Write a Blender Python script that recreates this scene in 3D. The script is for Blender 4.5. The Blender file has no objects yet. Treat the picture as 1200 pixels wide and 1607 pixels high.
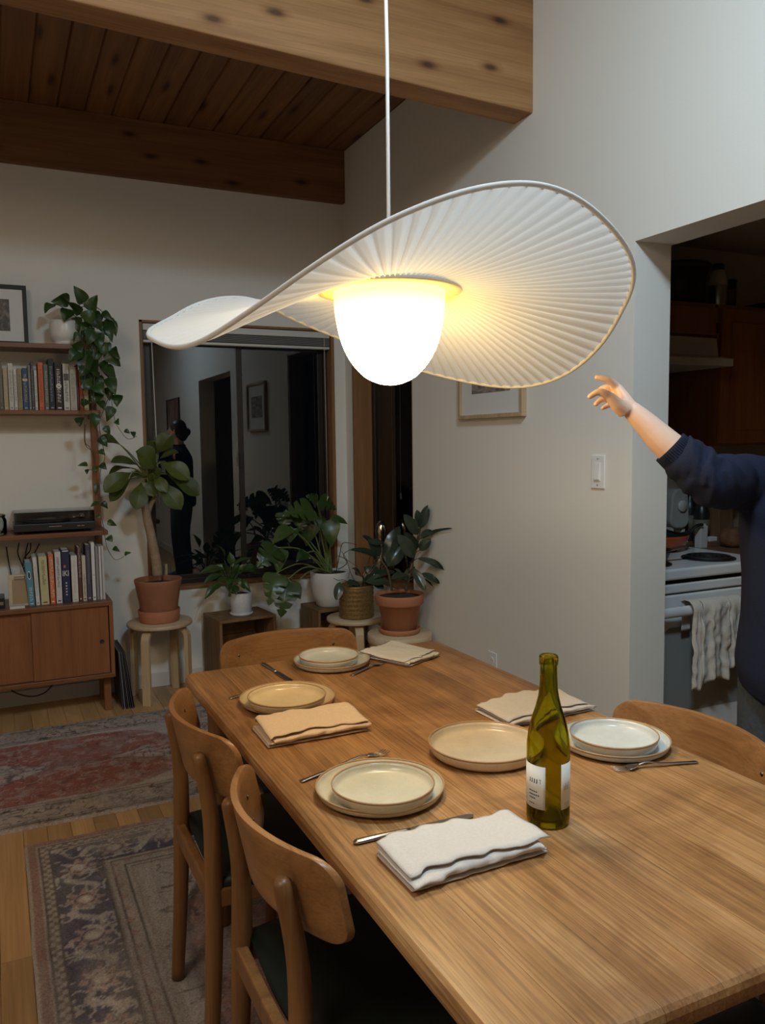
import bpy, bmesh, math, random
import numpy as np
from mathutils import Vector, Matrix, noise as mnoise
random.seed(7)
PI = math.pi
S = bpy.context.scene
COL = S.collection

# ------------------------------------------------------------------ camera
FPX, YAW, PITCH, ROLL, EYE = 1270.9, 0.44542, 0.08666, 0.012634, 1.42
_fwd = Vector((math.sin(YAW)*math.cos(PITCH), math.cos(YAW)*math.cos(PITCH), -math.sin(PITCH)))
_right = Vector((math.cos(YAW), -math.sin(YAW), 0.0))
_down = _fwd.cross(_right)
_r2 = _right*math.cos(ROLL) + _down*math.sin(ROLL)
_d2 = -_right*math.sin(ROLL) + _down*math.cos(ROLL)
cam_data = bpy.data.cameras.new('camera')
cam = bpy.data.objects.new('camera', cam_data)
COL.objects.link(cam)
cam_data.sensor_fit = 'VERTICAL'
cam_data.sensor_height = 36.0
cam_data.lens = FPX/1607*36.0
cam_data.clip_start = 0.02
mw = Matrix((_r2, -_d2, -_fwd)).transposed().to_4x4()
mw.translation = Vector((0, 0, EYE))
cam.matrix_world = mw
S.camera = cam

def ray(u, v):
    return _r2*((u-600)/FPX) + _d2*((v-803.5)/FPX) + _fwd
def on_y(u, v, y):
    d = ray(u, v); return Vector((0, 0, EYE)) + d*(y/d.y)
def on_x(u, v, x):
    d = ray(u, v); return Vector((0, 0, EYE)) + d*(x/d.x)
def on_z(u, v, z):
    d = ray(u, v); return Vector((0, 0, EYE)) + d*((z-EYE)/d.z)
def at_depth(u, v, dd):
    return Vector((0, 0, EYE)) + ray(u, v)*dd

# ------------------------------------------------------------------ light and exposure
S.view_settings.view_transform = 'Standard'
S.view_settings.look = 'None'
S.view_settings.exposure = 0.2
S.view_settings.gamma = 1.0
S.view_settings.use_curve_mapping = False
world = bpy.data.worlds.new('night'); S.world = world
world.use_nodes = True
world.node_tree.nodes['Background'].inputs['Color'].default_value = (0.05, 0.07, 0.10, 1)
world.node_tree.nodes['Background'].inputs['Strength'].default_value = 0.02

def area_light(name, loc, target, size, watts, color, spread=PI):
    ld = bpy.data.lights.new(name, 'AREA'); ld.shape = 'DISK'; ld.size = size
    ld.energy = watts; ld.color = color; ld.spread = spread
    o = bpy.data.objects.new(name, ld); COL.objects.link(o); o.location = loc
    o.rotation_euler = (Vector(target)-Vector(loc)).to_track_quat('-Z', 'Y').to_euler()
    return o
LAMP_GLOW = 33.0
area_light('ceiling_spot', (0.85, 0.78, 3.17), (1.35, 1.55, 0.9), 0.45, 50, (0.62, 0.84, 1.0))
area_light('warm_fill_light', (-1.2, 0.5, 3.10), (-0.6, 1.9, 0.0), 1.2, 33, (1.0, 0.84, 0.66))  # added warm fill high on the left, out of view, to lift the room

# ------------------------------------------------------------------ materials
def nmat(name):
    m = bpy.data.materials.new(name); m.use_nodes = True
    nt = m.node_tree
    for n in list(nt.nodes): nt.nodes.remove(n)
    out = nt.nodes.new('ShaderNodeOutputMaterial')
    return m, nt, out
def bsdf(nt, out, **kw):
    b = nt.nodes.new('ShaderNodeBsdfPrincipled')
    nt.links.new(b.outputs[0], out.inputs['Surface'])
    for k, v in kw.items(): b.inputs[k].default_value = v
    return b
def c4(c): return (c[0], c[1], c[2], 1.0)
def tex_coords(nt, scale=(1, 1, 1), rnd=True):
    tc = nt.nodes.new('ShaderNodeTexCoord'); mp = nt.nodes.new('ShaderNodeMapping')
    mp.inputs['Scale'].default_value = scale
    if rnd:
        oi = nt.nodes.new('ShaderNodeObjectInfo')
        ma = nt.nodes.new('ShaderNodeMath'); ma.operation = 'MULTIPLY'; ma.inputs[1].default_value = 37.0
        nt.links.new(oi.outputs['Random'], ma.inputs[0])
        cb = nt.nodes.new('ShaderNodeCombineXYZ')
        for i in range(3): nt.links.new(ma.outputs[0], cb.inputs[i])
        nt.links.new(cb.outputs[0], mp.inputs['Location'])
    nt.links.new(tc.outputs['Object'], mp.inputs['Vector'])
    return mp
def ramp(nt, fac, stops, interp='LINEAR'):
    r = nt.nodes.new('ShaderNodeValToRGB'); r.color_ramp.interpolation = interp
    e = r.color_ramp.elements
    while len(e) < len(stops): e.new(0.5)
    for i, (p, c) in enumerate(stops): e[i].position = p; e[i].color = c4(c)
    nt.links.new(fac, r.inputs[0]); return r
def noise_node(nt, vec, scale, detail=4, rough=.6, dist=0.0):
    n = nt.nodes.new('ShaderNodeTexNoise')
    n.inputs['Scale'].default_value = scale; n.inputs['Detail'].default_value = detail
    n.inputs['Roughness'].default_value = rough; n.inputs['Distortion'].default_value = dist
    nt.links.new(vec, n.inputs['Vector']); return n
def mixc(nt, a, b, fac, mode='MIX'):
    m = nt.nodes.new('ShaderNodeMix'); m.data_type = 'RGBA'; m.blend_type = mode
    if isinstance(fac, (int, float)): m.inputs[0].default_value = fac
    else: nt.links.new(fac, m.inputs[0])
    for sock, x in ((m.inputs[6], a), (m.inputs[7], b)):
        if isinstance(x, tuple): sock.default_value = c4(x)
        else: nt.links.new(x, sock)
    return m.outputs[2]
def bump(nt, b, h, strength=.2, dist=.002):
    n = nt.nodes.new('ShaderNodeBump'); n.inputs['Strength'].default_value = strength
    n.inputs['Distance'].default_value = dist
    nt.links.new(h, n.inputs['Height']); nt.links.new(n.outputs[0], b.inputs['Normal'])
def plain(name, col, rough=.5, metal=0., var=.0, scale=30, bmp=0., spec=.5, **kw):
    m, nt, out = nmat(name)
    b = bsdf(nt, out, Roughness=rough, Metallic=metal, **kw)
    b.inputs['Specular IOR Level'].default_value = spec
    b.inputs['Base Color'].default_value = c4(col)
    if var or bmp:
        mp = tex_coords(nt); n = noise_node(nt, mp.outputs[0], scale, 5)
        if var:
            r = ramp(nt, n.outputs['Fac'], [(.25, tuple(x*(1-var) for x in col)), (.75, tuple(min(1, x*(1+var)) for x in col))])
            nt.links.new(r.outputs[0], b.inputs['Base Color'])
        if bmp: bump(nt, b, n.outputs['Fac'], bmp)
    return m
def wood(name, dark, mid, light, axis=1, rough=.45, scale=1.0, vary=.25, knots=False, fine=.35, spec=.4, plane=(0, 1), stain=0, pore=None):
    m, nt, out = nmat(name); b = bsdf(nt, out, Roughness=rough); b.inputs['Specular IOR Level'].default_value = spec
    sc = [9*scale]*3; sc[axis] = .7*scale
    mp = tex_coords(nt, tuple(sc))
    n = noise_node(nt, mp.outputs[0], 1.0, 6, .62, 1.4)
    r = ramp(nt, n.outputs['Fac'], [(.28, dark), (.5, mid), (.72, light)])
    sf = [150*scale]*3; sf[axis] = 3.5*scale
    if pore: sf = [pore[0]]*3; sf[axis] = pore[1]
    mp2 = tex_coords(nt, tuple(sf)); n2 = noise_node(nt, mp2.outputs[0], 1.0, 3, .6, .3)
    r2 = ramp(nt, n2.outputs['Fac'], [(.36, (.55, .5, .45)), (.6, (1, 1, 1))])
    col = mixc(nt, r.outputs[0], r2.outputs[0], fine, 'MULTIPLY')
    oi = nt.nodes.new('ShaderNodeObjectInfo')
    rr = ramp(nt, oi.outputs['Random'], [(0, (1-vary,)*3), (1, (1+vary*.3, 1+vary*.25, 1+vary*.2))])
    col = mixc(nt, col, rr.outputs[0], 1.0, 'MULTIPLY')
    if knots:
        sk = [5.5]*3; sk[axis] = 2.2
        mp3 = tex_coords(nt, tuple(sk)); vo = nt.nodes.new('ShaderNodeTexVoronoi'); vo.inputs['Scale'].default_value = 1.0
        vo.voronoi_dimensions = '2D'
        sx_ = nt.nodes.new('ShaderNodeSeparateXYZ'); cx_ = nt.nodes.new('ShaderNodeCombineXYZ')
        nt.links.new(mp3.outputs[0], sx_.inputs[0]); nt.links.new(sx_.outputs[plane[0]], cx_.inputs[0]); nt.links.new(sx_.outputs[plane[1]], cx_.inputs[1])
        nt.links.new(cx_.outputs[0], vo.inputs['Vector'])
        rk = ramp(nt, vo.outputs['Distance'], [(.035, (.10, .06, .035)), (.06, (.42, .33, .26)), (.10, (.80, .74, .68)), (.16, (1, 1, 1))])
        col = mixc(nt, col, rk.outputs[0], .85, 'MULTIPLY')
    if stain:
        mp4 = tex_coords(nt, (1, 1, 1), False); n4 = noise_node(nt, mp4.outputs[0], 3.2, 4, .6, .8)
        r4 = ramp(nt, n4.outputs['Fac'], [(.34, (1-stain, 1-stain*1.15, 1-stain*1.3)), (.5, (1, 1, 1)), (.68, (1+stain*.35, 1+stain*.42, 1+stain*.55))])
        col = mixc(nt, col, r4.outputs[0], 1.0, 'MULTIPLY')
    nt.links.new(col, b.inputs['Base Color'])
    bump(nt, b, n2.outputs['Fac'], .12, .0015)
    return m
M = {}
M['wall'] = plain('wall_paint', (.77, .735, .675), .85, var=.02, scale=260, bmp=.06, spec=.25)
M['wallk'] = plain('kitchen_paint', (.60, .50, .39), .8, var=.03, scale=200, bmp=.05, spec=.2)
M['trim'] = plain('trim_paint', (.66, .63, .58), .5)
M['pine'] = wood('pine_ceiling', (.15, .062, .022), (.22, .098, .036), (.30, .14, .055), 1, .55, 1, .22, True)
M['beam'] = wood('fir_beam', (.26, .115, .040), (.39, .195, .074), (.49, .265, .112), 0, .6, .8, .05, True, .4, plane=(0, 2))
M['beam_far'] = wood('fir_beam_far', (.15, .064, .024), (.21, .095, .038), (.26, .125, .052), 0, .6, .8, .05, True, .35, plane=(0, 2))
M['floorw'] = wood('oak_floor', (.40, .225, .092), (.53, .315, .135), (.64, .40, .19), 1, .33, 1, .35, False, .3, .5)
M['table'] = wood('oak_table', (.28, .135, .046), (.44, .225, .085), (.59, .345, .155), 1, .40, .9, .16, False, .8, .5, stain=.32, pore=(210, 5.5))
M['chairwood'] = wood('chair_oak', (.145, .062, .021), (.215, .098, .034), (.28, .135, .05), 2, .38, 1.2, .05, False, .35)
M['chairback'] = wood('chair_oak_back', (.22, .098, .033), (.32, .152, .056), (.40, .205, .082), 1, .36, 1.3, .05, False, .4)
M['teak'] = wood('teak', (.15, .055, .022), (.21, .08, .032), (.27, .11, .046), 0, .4, 1.3, .08, False, .3)
M['teakv'] = wood('teak_vertical', (.20, .075, .028), (.26, .10, .038), (.31, .125, .05), 2, .4, 1.2, .05, False, .3)
M['birch'] = wood('birch', (.45, .31, .17), (.55, .40, .23), (.62, .46, .28), 2, .45, 1, .08, False, .25)
M['birchtop'] = wood('birch_top', (.46, .32, .19), (.56, .42, .27), (.62, .48, .32), 0, .45, 1, .08, False, .25)
M['crate'] = wood('crate_wood', (.14, .075, .03), (.22, .125, .055), (.30, .18, .085), 2, .6, 1, .15, False, .4)
M['cherry'] = wood('cherry_cabinet', (.25, .085, .026), (.33, .12, .040), (.39, .15, .055), 2, .4, 1, .08, False, .3)
M['fir_jamb'] = wood('fir_jamb', (.19, .085, .03), (.27, .125, .045), (.33, .165, .065), 2, .5, 1, .05, False, .3)
M['frameoak'] = wood('frame_oak', (.40, .28, .16), (.50, .36, .21), (.58, .43, .27), 2, .5, 2, .05, False, .3)
M['alum'] = plain('bronze_frame', (.035, .028, .024), .4, .5)
M['blind'] = plain('blind_vinyl', (.62, .60, .56), .5)
M['blindslat'] = plain('blind_slats', (.20, .19, .18), .5)
M['seat'] = plain('seat_leather', (.005, .008, .006), .5, var=.2, scale=60, bmp=.05, spec=.3)
M['black'] = plain('black_plastic', (.012, .012, .013), .35)
M['blackmatte'] = plain('black_paint', (.015, .014, .013), .6)
M['steel'] = plain('steel', (.42, .40, .38), .28, 1.0)
M['chrome'] = plain('chrome', (.75, .74, .72), .15, 1.0)
M['brass'] = plain('screw', (.20, .15, .10), .4, .8)
M['white'] = plain('white_plastic', (.78, .77, .75), .35)
M['enamel'] = plain('white_enamel', (.72, .71, .70), .22)
M['linen'] = plain('linen_white', (.58, .535, .495), .95, var=.06, scale=220, bmp=.3, spec=.1)
M['linenw'] = plain('linen_bright', (.66, .64, .62), .95, var=.05, scale=220, bmp=.3, spec=.1)
M['linent'] = plain('linen_tan', (.66, .49, .33), .95, var=.08, scale=220, bmp=.3, spec=.1)
M['towel'] = plain('dish_towel', (.60, .54, .48), .95, var=.1, scale=90, bmp=.3, spec=.1)
M['terra'] = plain('terracotta', (.40, .155, .075), .7, var=.12, scale=9, bmp=.1)
M['terra2'] = plain('terracotta_dark', (.30, .12, .062), .6, var=.18, scale=8, bmp=.1)
M['soil'] = plain('soil', (.035, .022, .014), .95, var=.6, scale=80, bmp=.8)
M['ceramicw'] = plain('ceramic_white', (.68, .66, .62), .3, var=.04, scale=20)
M['ceramicg'] = plain('ceramic_speckled', (.60, .60, .62), .35, var=.14, scale=160)
M['gold'] = plain('gold_basket', (.24, .145, .055), .40, .45, var=.5, scale=110, bmp=.7)
M['trunk'] = plain('bark', (.30, .21, .135), .8, var=.25, scale=45, bmp=.4)
M['stem'] = plain('stem_green', (.10, .14, .045), .5)
M['stemb'] = plain('stem_brown', (.10, .065, .035), .6)
M['petiole'] = plain('petiole', (.16, .20, .075), .45)
def leafmat(name, a, b_, rough=.35, vein=None):
    m, nt, out = nmat(name); b = bsdf(nt, out, Roughness=rough)
    oi = nt.nodes.new('ShaderNodeObjectInfo')
    r = ramp(nt, oi.outputs['Random'], [(0, a), (1, b_)])
    mp = tex_coords(nt); n = noise_node(nt, mp.outputs[0], 18, 4)
    r2 = ramp(nt, n.outputs['Fac'], [(.3, (.75, .75, .7)), (.7, (1.1, 1.1, 1.0))])
    col = mixc(nt, r.outputs[0], r2.outputs[0], 1.0, 'MULTIPLY')
    at = nt.nodes.new('ShaderNodeAttribute'); at.attribute_name = 'mid'
    rv = ramp(nt, at.outputs['Fac'], [(.0, (0, 0, 0)), (.86, (0, 0, 0)), (.97, (1, 1, 1))])
    vc = vein or tuple(min(1, x*1.9) for x in b_)
    col = mixc(nt, col, vc, rv.outputs[0])
    nt.links.new(col, b.inputs['Base Color'])
    tr = nt.nodes.new('ShaderNodeBsdfTranslucent'); nt.links.new(col, tr.inputs[0])
    mx = nt.nodes.new('ShaderNodeMixShader'); mx.inputs[0].default_value = .18
    nt.links.new(b.outputs[0], mx.inputs[1]); nt.links.new(tr.outputs[0], mx.inputs[2])
    nt.links.new(mx.outputs[0], out.inputs['Surface'])
    return m
M['pothos'] = leafmat('pothos_leaf', (.022, .055, .014), (.045, .095, .025))
M['fig'] = leafmat('fig_leaf', (.050, .070, .012), (.10, .125, .022), .45, (.20, .22, .07))
M['lily'] = leafmat('lily_leaf', (.030, .062, .014), (.07, .12, .028), .32)
M['monstera'] = leafmat('monstera_leaf', (.035, .065, .015), (.070, .11, .028), .32)
M['rubber'] = leafmat('rubber_leaf', (.030, .045, .030), (.060, .078, .052), .25, (.15, .15, .10))
M['skin'] = plain('skin', (.72, .47, .35), .5, var=.04, scale=40)
M['skin'].node_tree.nodes['Principled BSDF'].inputs['Subsurface Weight'].default_value = .12
M['skin'].node_tree.nodes['Principled BSDF'].inputs['Subsurface Radius'].default_value = (.012, .005, .003)
M['nail'] = plain('nail', (.66, .40, .32), .3)
M['lips'] = plain('lips', (.45, .17, .14), .45)
M['hair'] = plain('hair', (.028, .017, .011), .45, var=.4, scale=120, bmp=.5)
M['eye'] = plain('eye_white', (.75, .73, .70), .2)
M['iris'] = plain('iris', (.05, .03, .02), .2)
M['navy'] = plain('navy_knit', (.014, .017, .036), .95, var=.25, scale=380, bmp=.5, spec=.15)
M['jeans'] = plain('jeans', (.055, .065, .080), .9, var=.25, scale=120, bmp=.3, spec=.2)
M['shoe'] = plain('shoe', (.05, .045, .04), .6)
M['pan_red'] = plain('red_enamel', (.50, .085, .022), .3)
M['pan_black'] = plain('cast_iron', (.012, .013, .015), .45)
M['copper'] = plain('copper_handle', (.35, .20, .14), .3, .8)
M['counter'] = plain('counter_top', (.16, .085, .045), .4, var=.2, scale=30)
M['oven_glass'] = plain('oven_window', (.28, .28, .265), .3)
M['slot'] = plain('dark_gap', (.01, .01, .01), .8)
M['record'] = plain('record_sleeve', (.045, .042, .042), .55, var=.4, scale=6)
M['paper'] = plain('paper', (.70, .67, .60), .8)
M['mat_board'] = plain('mat_board', (.68, .67, .65), .8)
M['grey_device'] = plain('hood_enamel', (.56, .51, .45), .4)
M['lampwhite'] = plain('lamp_metal', (.80, .76, .70), .45)
M['cordw'] = plain('cord_white', (.75, .74, .74), .5)

def glaze(name, col, speck):
    m, nt, out = nmat(name); b = bsdf(nt, out, Roughness=.22); b.inputs['Specular IOR Level'].default_value = .5
    mp = tex_coords(nt); n = noise_node(nt, mp.outputs[0], 14, 5); n2 = noise_node(nt, mp.outputs[0], 420, 2)
    r = ramp(nt, n.outputs['Fac'], [(.3, tuple(x*.88 for x in col)), (.7, tuple(min(1, x*1.06) for x in col))])
    r2 = ramp(nt, n2.outputs['Fac'], [(.62, (1, 1, 1)), (.75, speck)])
    nt.links.new(mixc(nt, r.outputs[0], r2.outputs[0], .5, 'MULTIPLY'), b.inputs['Base Color'])
    bump(nt, b, n.outputs['Fac'], .05)
    return m
M['glaze_sage'] = glaze('glaze_sage', (.60, .545, .40), (.5, .4, .3))
M['glaze_sand'] = glaze('glaze_sand', (.66, .51, .30), (.5, .38, .25))
M['glaze_oat'] = glaze('glaze_oat', (.62, .51, .36), (.5, .4, .3))
M['glaze_white'] = glaze('glaze_white', (.60, .615, .585), (.6, .55, .5))
M['glaze_rim'] = plain('glaze_rim', (.42, .26, .13), .4, var=.15, scale=25)

def glass_mat(name, refl, tint=(1, 1, 1)):
    m, nt, out = nmat(name)
    t = nt.nodes.new('ShaderNodeBsdfTransparent'); t.inputs[0].default_value = c4(tint)
    g = nt.nodes.new('ShaderNodeBsdfGlossy'); g.inputs['Roughness'].default_value = 0.0
    f = nt.nodes.new('ShaderNodeFresnel'); f.inputs['IOR'].default_value = refl
    mx = nt.nodes.new('ShaderNodeMixShader')
    nt.links.new(f.outputs[0], mx.inputs[0]); nt.links.new(t.outputs[0], mx.inputs[1]); nt.links.new(g.outputs[0], mx.inputs[2])
    nt.links.new(mx.outputs[0], out.inputs['Surface']); return m
M['pane'] = glass_mat('window_glass', 1.95, (.85, .87, .88))
M['smoked'] = glass_mat('smoked_acrylic', 1.25, (.86, .86, .87))
M['clearjar'] = glass_mat('jar_glass', 1.5, (.85, .88, .85))
m, nt, out = nmat('bottle_glass'); g = nt.nodes.new('ShaderNodeBsdfGlass')
g.inputs['Color'].default_value = (.74, .72, .26, 1); g.inputs['IOR'].default_value = 1.5; g.inputs['Roughness'].default_value = 0.0
nt.links.new(g.outputs[0], out.inputs['Surface']); M['bottle'] = m
# lamp globe: opal glass, glowing
m, nt, out = nmat('opal_glow'); em = nt.nodes.new('ShaderNodeEmission')
tc = nt.nodes.new('ShaderNodeTexCoord'); sp = nt.nodes.new('ShaderNodeSeparateXYZ'); nt.links.new(tc.outputs['Object'], sp.inputs[0])
mr = nt.nodes.new('ShaderNodeMapRange'); mr.inputs[1].default_value = -.185; mr.inputs[2].default_value = .0
nt.links.new(sp.outputs[2], mr.inputs[0])
r = ramp(nt, mr.outputs[0], [(0, (1, .77, .47)), (.5, (.8, .58, .27)), (.74, (.50, .33, .06)), (.88, (.33, .20, .028)), (1, (.21, .115, .016))])
nt.links.new(r.outputs[0], em.inputs['Color']); em.inputs['Strength'].default_value = LAMP_GLOW
nt.links.new(em.outputs[0], out.inputs['Surface']); M['glow'] = m
# pleated lamp cloth
m, nt, out = nmat('lamp_cloth')
d = nt.nodes.new('ShaderNodeBsdfDiffuse'); d.inputs[0].default_value = (.70, .67, .64, 1)
t = nt.nodes.new('ShaderNodeBsdfTranslucent'); t.inputs[0].default_value = (.78, .75, .72, 1)
mx = nt.nodes.new('ShaderNodeMixShader'); mx.inputs[0].default_value = .32
nt.links.new(d.outputs[0], mx.inputs[1]); nt.links.new(t.outputs[0], mx.inputs[2]); nt.links.new(mx.outputs[0], out.inputs['Surface'])
M['cloth'] = m
def attr_mat(name, rough=.95):
    m, nt, out = nmat(name); b = bsdf(nt, out, Roughness=rough); b.inputs['Specular IOR Level'].default_value = .1
    a = nt.nodes.new('ShaderNodeVertexColor'); a.layer_name = 'Col'
    mp = tex_coords(nt, rnd=False); n = noise_node(nt, mp.outputs[0], 170, 4)
    r = ramp(nt, n.outputs['Fac'], [(.3, (.62, .62, .62)), (.7, (1.15, 1.15, 1.15))])
    nt.links.new(mixc(nt, a.outputs[0], r.outputs[0], 1.0, 'MULTIPLY'), b.inputs['Base Color'])
    bump(nt, b, n.outputs['Fac'], .6, .004)
    return m
M['rug'] = attr_mat('rug_wool')
def photo_mat(name, stops, scale):
    m, nt, out = nmat(name); b = bsdf(nt, out, Roughness=.5)
    mp = tex_coords(nt, scale); n = noise_node(nt, mp.outputs[0], 1, 6, .65, 1)
    nt.links.new(ramp(nt, n.outputs['Fac'], stops).outputs[0], b.inputs['Base Color']); return m
M['photo_bw'] = photo_mat('landscape_print', [(.3, (.05, .045, .04)), (.5, (.22, .19, .17)), (.72, (.5, .46, .43))], (9, 14, 30))
M['photo_sepia'] = photo_mat('sepia_print', [(.32, (.012, .01, .008)), (.5, (.07, .05, .035)), (.7, (.26, .19, .13))], (16, 16, 16))
M['print_red'] = photo_mat('abstract_print', [(.3, (.10, .03, .02)), (.5, (.35, .16, .12)), (.7, (.5, .42, .36))], (5, 6, 2))
_cm = {}
def cmat(c, rough=.6):
    k = (c, rough)
    if k not in _cm: _cm[k] = plain('cover_%d' % len(_cm), c, rough, var=.06, scale=40)
    return _cm[k]

# ------------------------------------------------------------------ mesh helpers
class MB:
    def __init__(self): self.v = []; self.f = []
    def add(self, vs, fs):
        o = len(self.v); self.v += [tuple(x) for x in vs]; self.f += [tuple(i+o for i in f) for f in fs]; return self
    def box(self, x0, x1, y0, y1, z0, z1, mtx=None):
        vs = [Vector(p) for p in ((x0,y0,z0),(x1,y0,z0),(x1,y1,z0),(x0,y1,z0),(x0,y0,z1),(x1,y0,z1),(x1,y1,z1),(x0,y1,z1))]
        if mtx: vs = [mtx @ p for p in vs]
        return self.add(vs, [(0,3,2,1),(4,5,6,7),(0,1,5,4),(1,2,6,5),(2,3,7,6),(3,0,4,7)])
    def lathe(self, prof, n=32, c=(0, 0, 0), close=False, wob=None):
        vs = []; fs = []; k = len(prof)
        for i in range(n):
            a = 2*PI*i/n; ca, sa = math.cos(a), math.sin(a)
            for r, z in prof: vs.append((c[0]+r*ca, c[1]+r*sa, c[2]+z))
        for i in range(n):
            j = (i+1) % n
            for q in range(k-1 if not close else k):
                w = (q+1) % k; fs.append((i*k+q, j*k+q, j*k+w, i*k+w))
        if not close:
            if prof[0][0] > 1e-6: fs.append(tuple(i*k for i in range(n))[::-1])
            if prof[-1][0] > 1e-6: fs.append(tuple(i*k+k-1 for i in range(n)))
        return self.add(vs, fs)
    def tube(self, pts, rad, n=8, cap=True, flat=1.0, up=None):
        pts = [Vector(p) for p in pts]; k = len(pts)
        if not hasattr(rad, '__len__'): rad = [rad]*k
        vs = []; fs = []; prev = None
        for i, p in enumerate(pts):
            t = (pts[min(i+1, k-1)]-pts[max(i-1, 0)]).normalized()
            if prev is None:
                a = Vector(up) if up else (Vector((0, 0, 1)) if abs(t.z) < .9 else Vector((1, 0, 0)))
            else: a = prev
            a = (a - t*a.dot(t)).normalized(); prev = a; b = t.cross(a)
            rr = rad[i]; ra, rb = (rr if isinstance(rr, tuple) else (rr*flat, rr))
            for j in range(n):
                an = 2*PI*j/n; vs.append(p + a*(ra*math.cos(an)) + b*(rb*math.sin(an)))
        for i in range(k-1):
            for j in range(n):
                m_ = (j+1) % n; fs.append((i*n+j, i*n+m_, (i+1)*n+m_, (i+1)*n+j))
        if cap:
            fs.append(tuple(range(n))[::-1]); fs.append(tuple((k-1)*n+j for j in range(n)))
        return self.add(vs, fs)
    def ball(self, c, r, n=12, m_=8):
        if not hasattr(r, '__len__'): r = (r, r, r)
        c = Vector(c); vs = [c+Vector((0, 0, r[2]))]; fs = []
        for i in range(1, m_):
            th = PI*i/m_
            for j in range(n):
                ph = 2*PI*j/n
                vs.append(c+Vector((r[0]*math.sin(th)*math.cos(ph), r[1]*math.sin(th)*math.sin(ph), r[2]*math.cos(th))))
        vs.append(c-Vector((0, 0, r[2]))); L = len(vs)-1
        for j in range(n):
            k = (j+1) % n
            fs.append((0, 1+j, 1+k)); fs.append((L, 1+(m_-2)*n+k, 1+(m_-2)*n+j))
            for i in range(m_-2): fs.append((1+i*n+j, 1+(i+1)*n+j, 1+(i+1)*n+k, 1+i*n+k))
        return self.add(vs, fs)
    def grid(self, fn, nu, nv, closed_u=False):
        vs = [fn(i/(nu if closed_u else nu-1), j/(nv-1)) for i in range(nu) for j in range(nv)]; fs = []
        for i in range(nu if closed_u else nu-1):
            for j in range(nv-1):
                k = (i+1) % nu; fs.append((i*nv+j, k*nv+j, k*nv+j+1, i*nv+j+1))
        return self.add(vs, fs)
    def mesh(self, name):
        me = bpy.data.meshes.new(name); me.from_pydata(self.v, [], self.f); me.update(); return me
    def build(self, name, mat, parent=None, smooth=False, bevel=0, seg=2, loc=None, rot=None, solid=0, sub=0, remesh=0, fixn=True):
        me = self.mesh(name)
        if fixn:
            bm = bmesh.new(); bm.from_mesh(me); bmesh.ops.recalc_face_normals(bm, faces=bm.faces); bm.to_mesh(me); bm.free()
        return place(me, name, mat, parent, smooth, bevel, seg, loc, rot, solid, sub, remesh)
def place(me, name, mat, parent=None, smooth=False, bevel=0, seg=2, loc=None, rot=None, solid=0, sub=0, remesh=0):
    o = bpy.data.objects.new(name, me); COL.objects.link(o)
    if mat: me.materials.append(mat)
    if parent: o.parent = parent
    if loc: o.location = loc
    if rot: o.rotation_euler = rot
    if smooth or remesh:
        for p in me.polygons: p.use_smooth = True
    if solid:
        md = o.modifiers.new('thick', 'SOLIDIFY'); md.thickness = solid; md.offset = 0
    if bevel:
        md = o.modifiers.new('bevel', 'BEVEL'); md.width = bevel; md.segments = seg; md.limit_method = 'ANGLE'; md.angle_limit = .6
    if remesh:
        md = o.modifiers.new('remesh', 'REMESH'); md.mode = 'VOXEL'; md.voxel_size = remesh; md.use_smooth_shade = True
        sm = o.modifiers.new('smooth', 'SMOOTH'); sm.factor = .5; sm.iterations = 6
    if sub:
        md = o.modifiers.new('sub', 'SUBSURF'); md.levels = sub; md.render_levels = sub
    return o
def tag(o, label=None, cat=None, group=None, kind=None):
    if label: o['label'] = label
    if cat: o['category'] = cat
    if group: o['group'] = group
    if kind: o['kind'] = kind
    return o
def thing(name, label, cat, loc=(0, 0, 0), rz=0, group=None):
    o = bpy.data.objects.new(name, None); COL.objects.link(o); o.empty_display_size = .1
    o.location = loc; o.rotation_euler = (0, 0, rz)
    return tag(o, label, cat, group)
def struct(o): o['kind'] = 'structure'; return o
def copy_tree(o, parent=None):
    c = o.copy(); COL.objects.link(c)
    if parent: c.parent = parent
    for ch in list(o.children): copy_tree(ch, c)
    return c
def rrect(x0, x1, y0, y1, r, n=5):
    pts = []
    for cx, cy, a0 in ((x1-r, y1-r, 0), (x0+r, y1-r, PI/2), (x0+r, y0+r, PI), (x1-r, y0+r, 1.5*PI)):
        for i in range(n+1):
            a = a0+PI/2*i/n; pts.append((cx+r*math.cos(a), cy+r*math.sin(a)))
    return pts
def prism(pts, fn, d0, d1):
    """extrude a 2-D outline between depths d0 and d1; fn(a, b, d) -> 3-D point"""
    n = len(pts); mb = MB()
    mb.add([fn(a, b, d0) for a, b in pts]+[fn(a, b, d1) for a, b in pts],
           [tuple(range(n))[::-1], tuple(range(n, 2*n))]+[(i, (i+1) % n, n+(i+1) % n, n+i) for i in range(n)])
    return mb
def spline(pts, n=8):
    P = [Vector(p) for p in pts]; out = []
    for i in range(len(P)-1):
        p0 = P[max(i-1, 0)]; p1 = P[i]; p2 = P[i+1]; p3 = P[min(i+2, len(P)-1)]
        for k in range(n):
            t = k/n
            out.append(.5*((2*p1)+(p2-p0)*t+(2*p0-5*p1+4*p2-p3)*t*t+(3*p1-p0-3*p2+p3)*t**3))
    out.append(P[-1]); return out
def lerp(a, b, t): return a+(b-a)*t
# ------------------------------------------------------------------ room shell
YB, XR, ZC = 4.79, 2.037, 3.205
XL, YF = -2.6, -2.4
WT = .166
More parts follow.
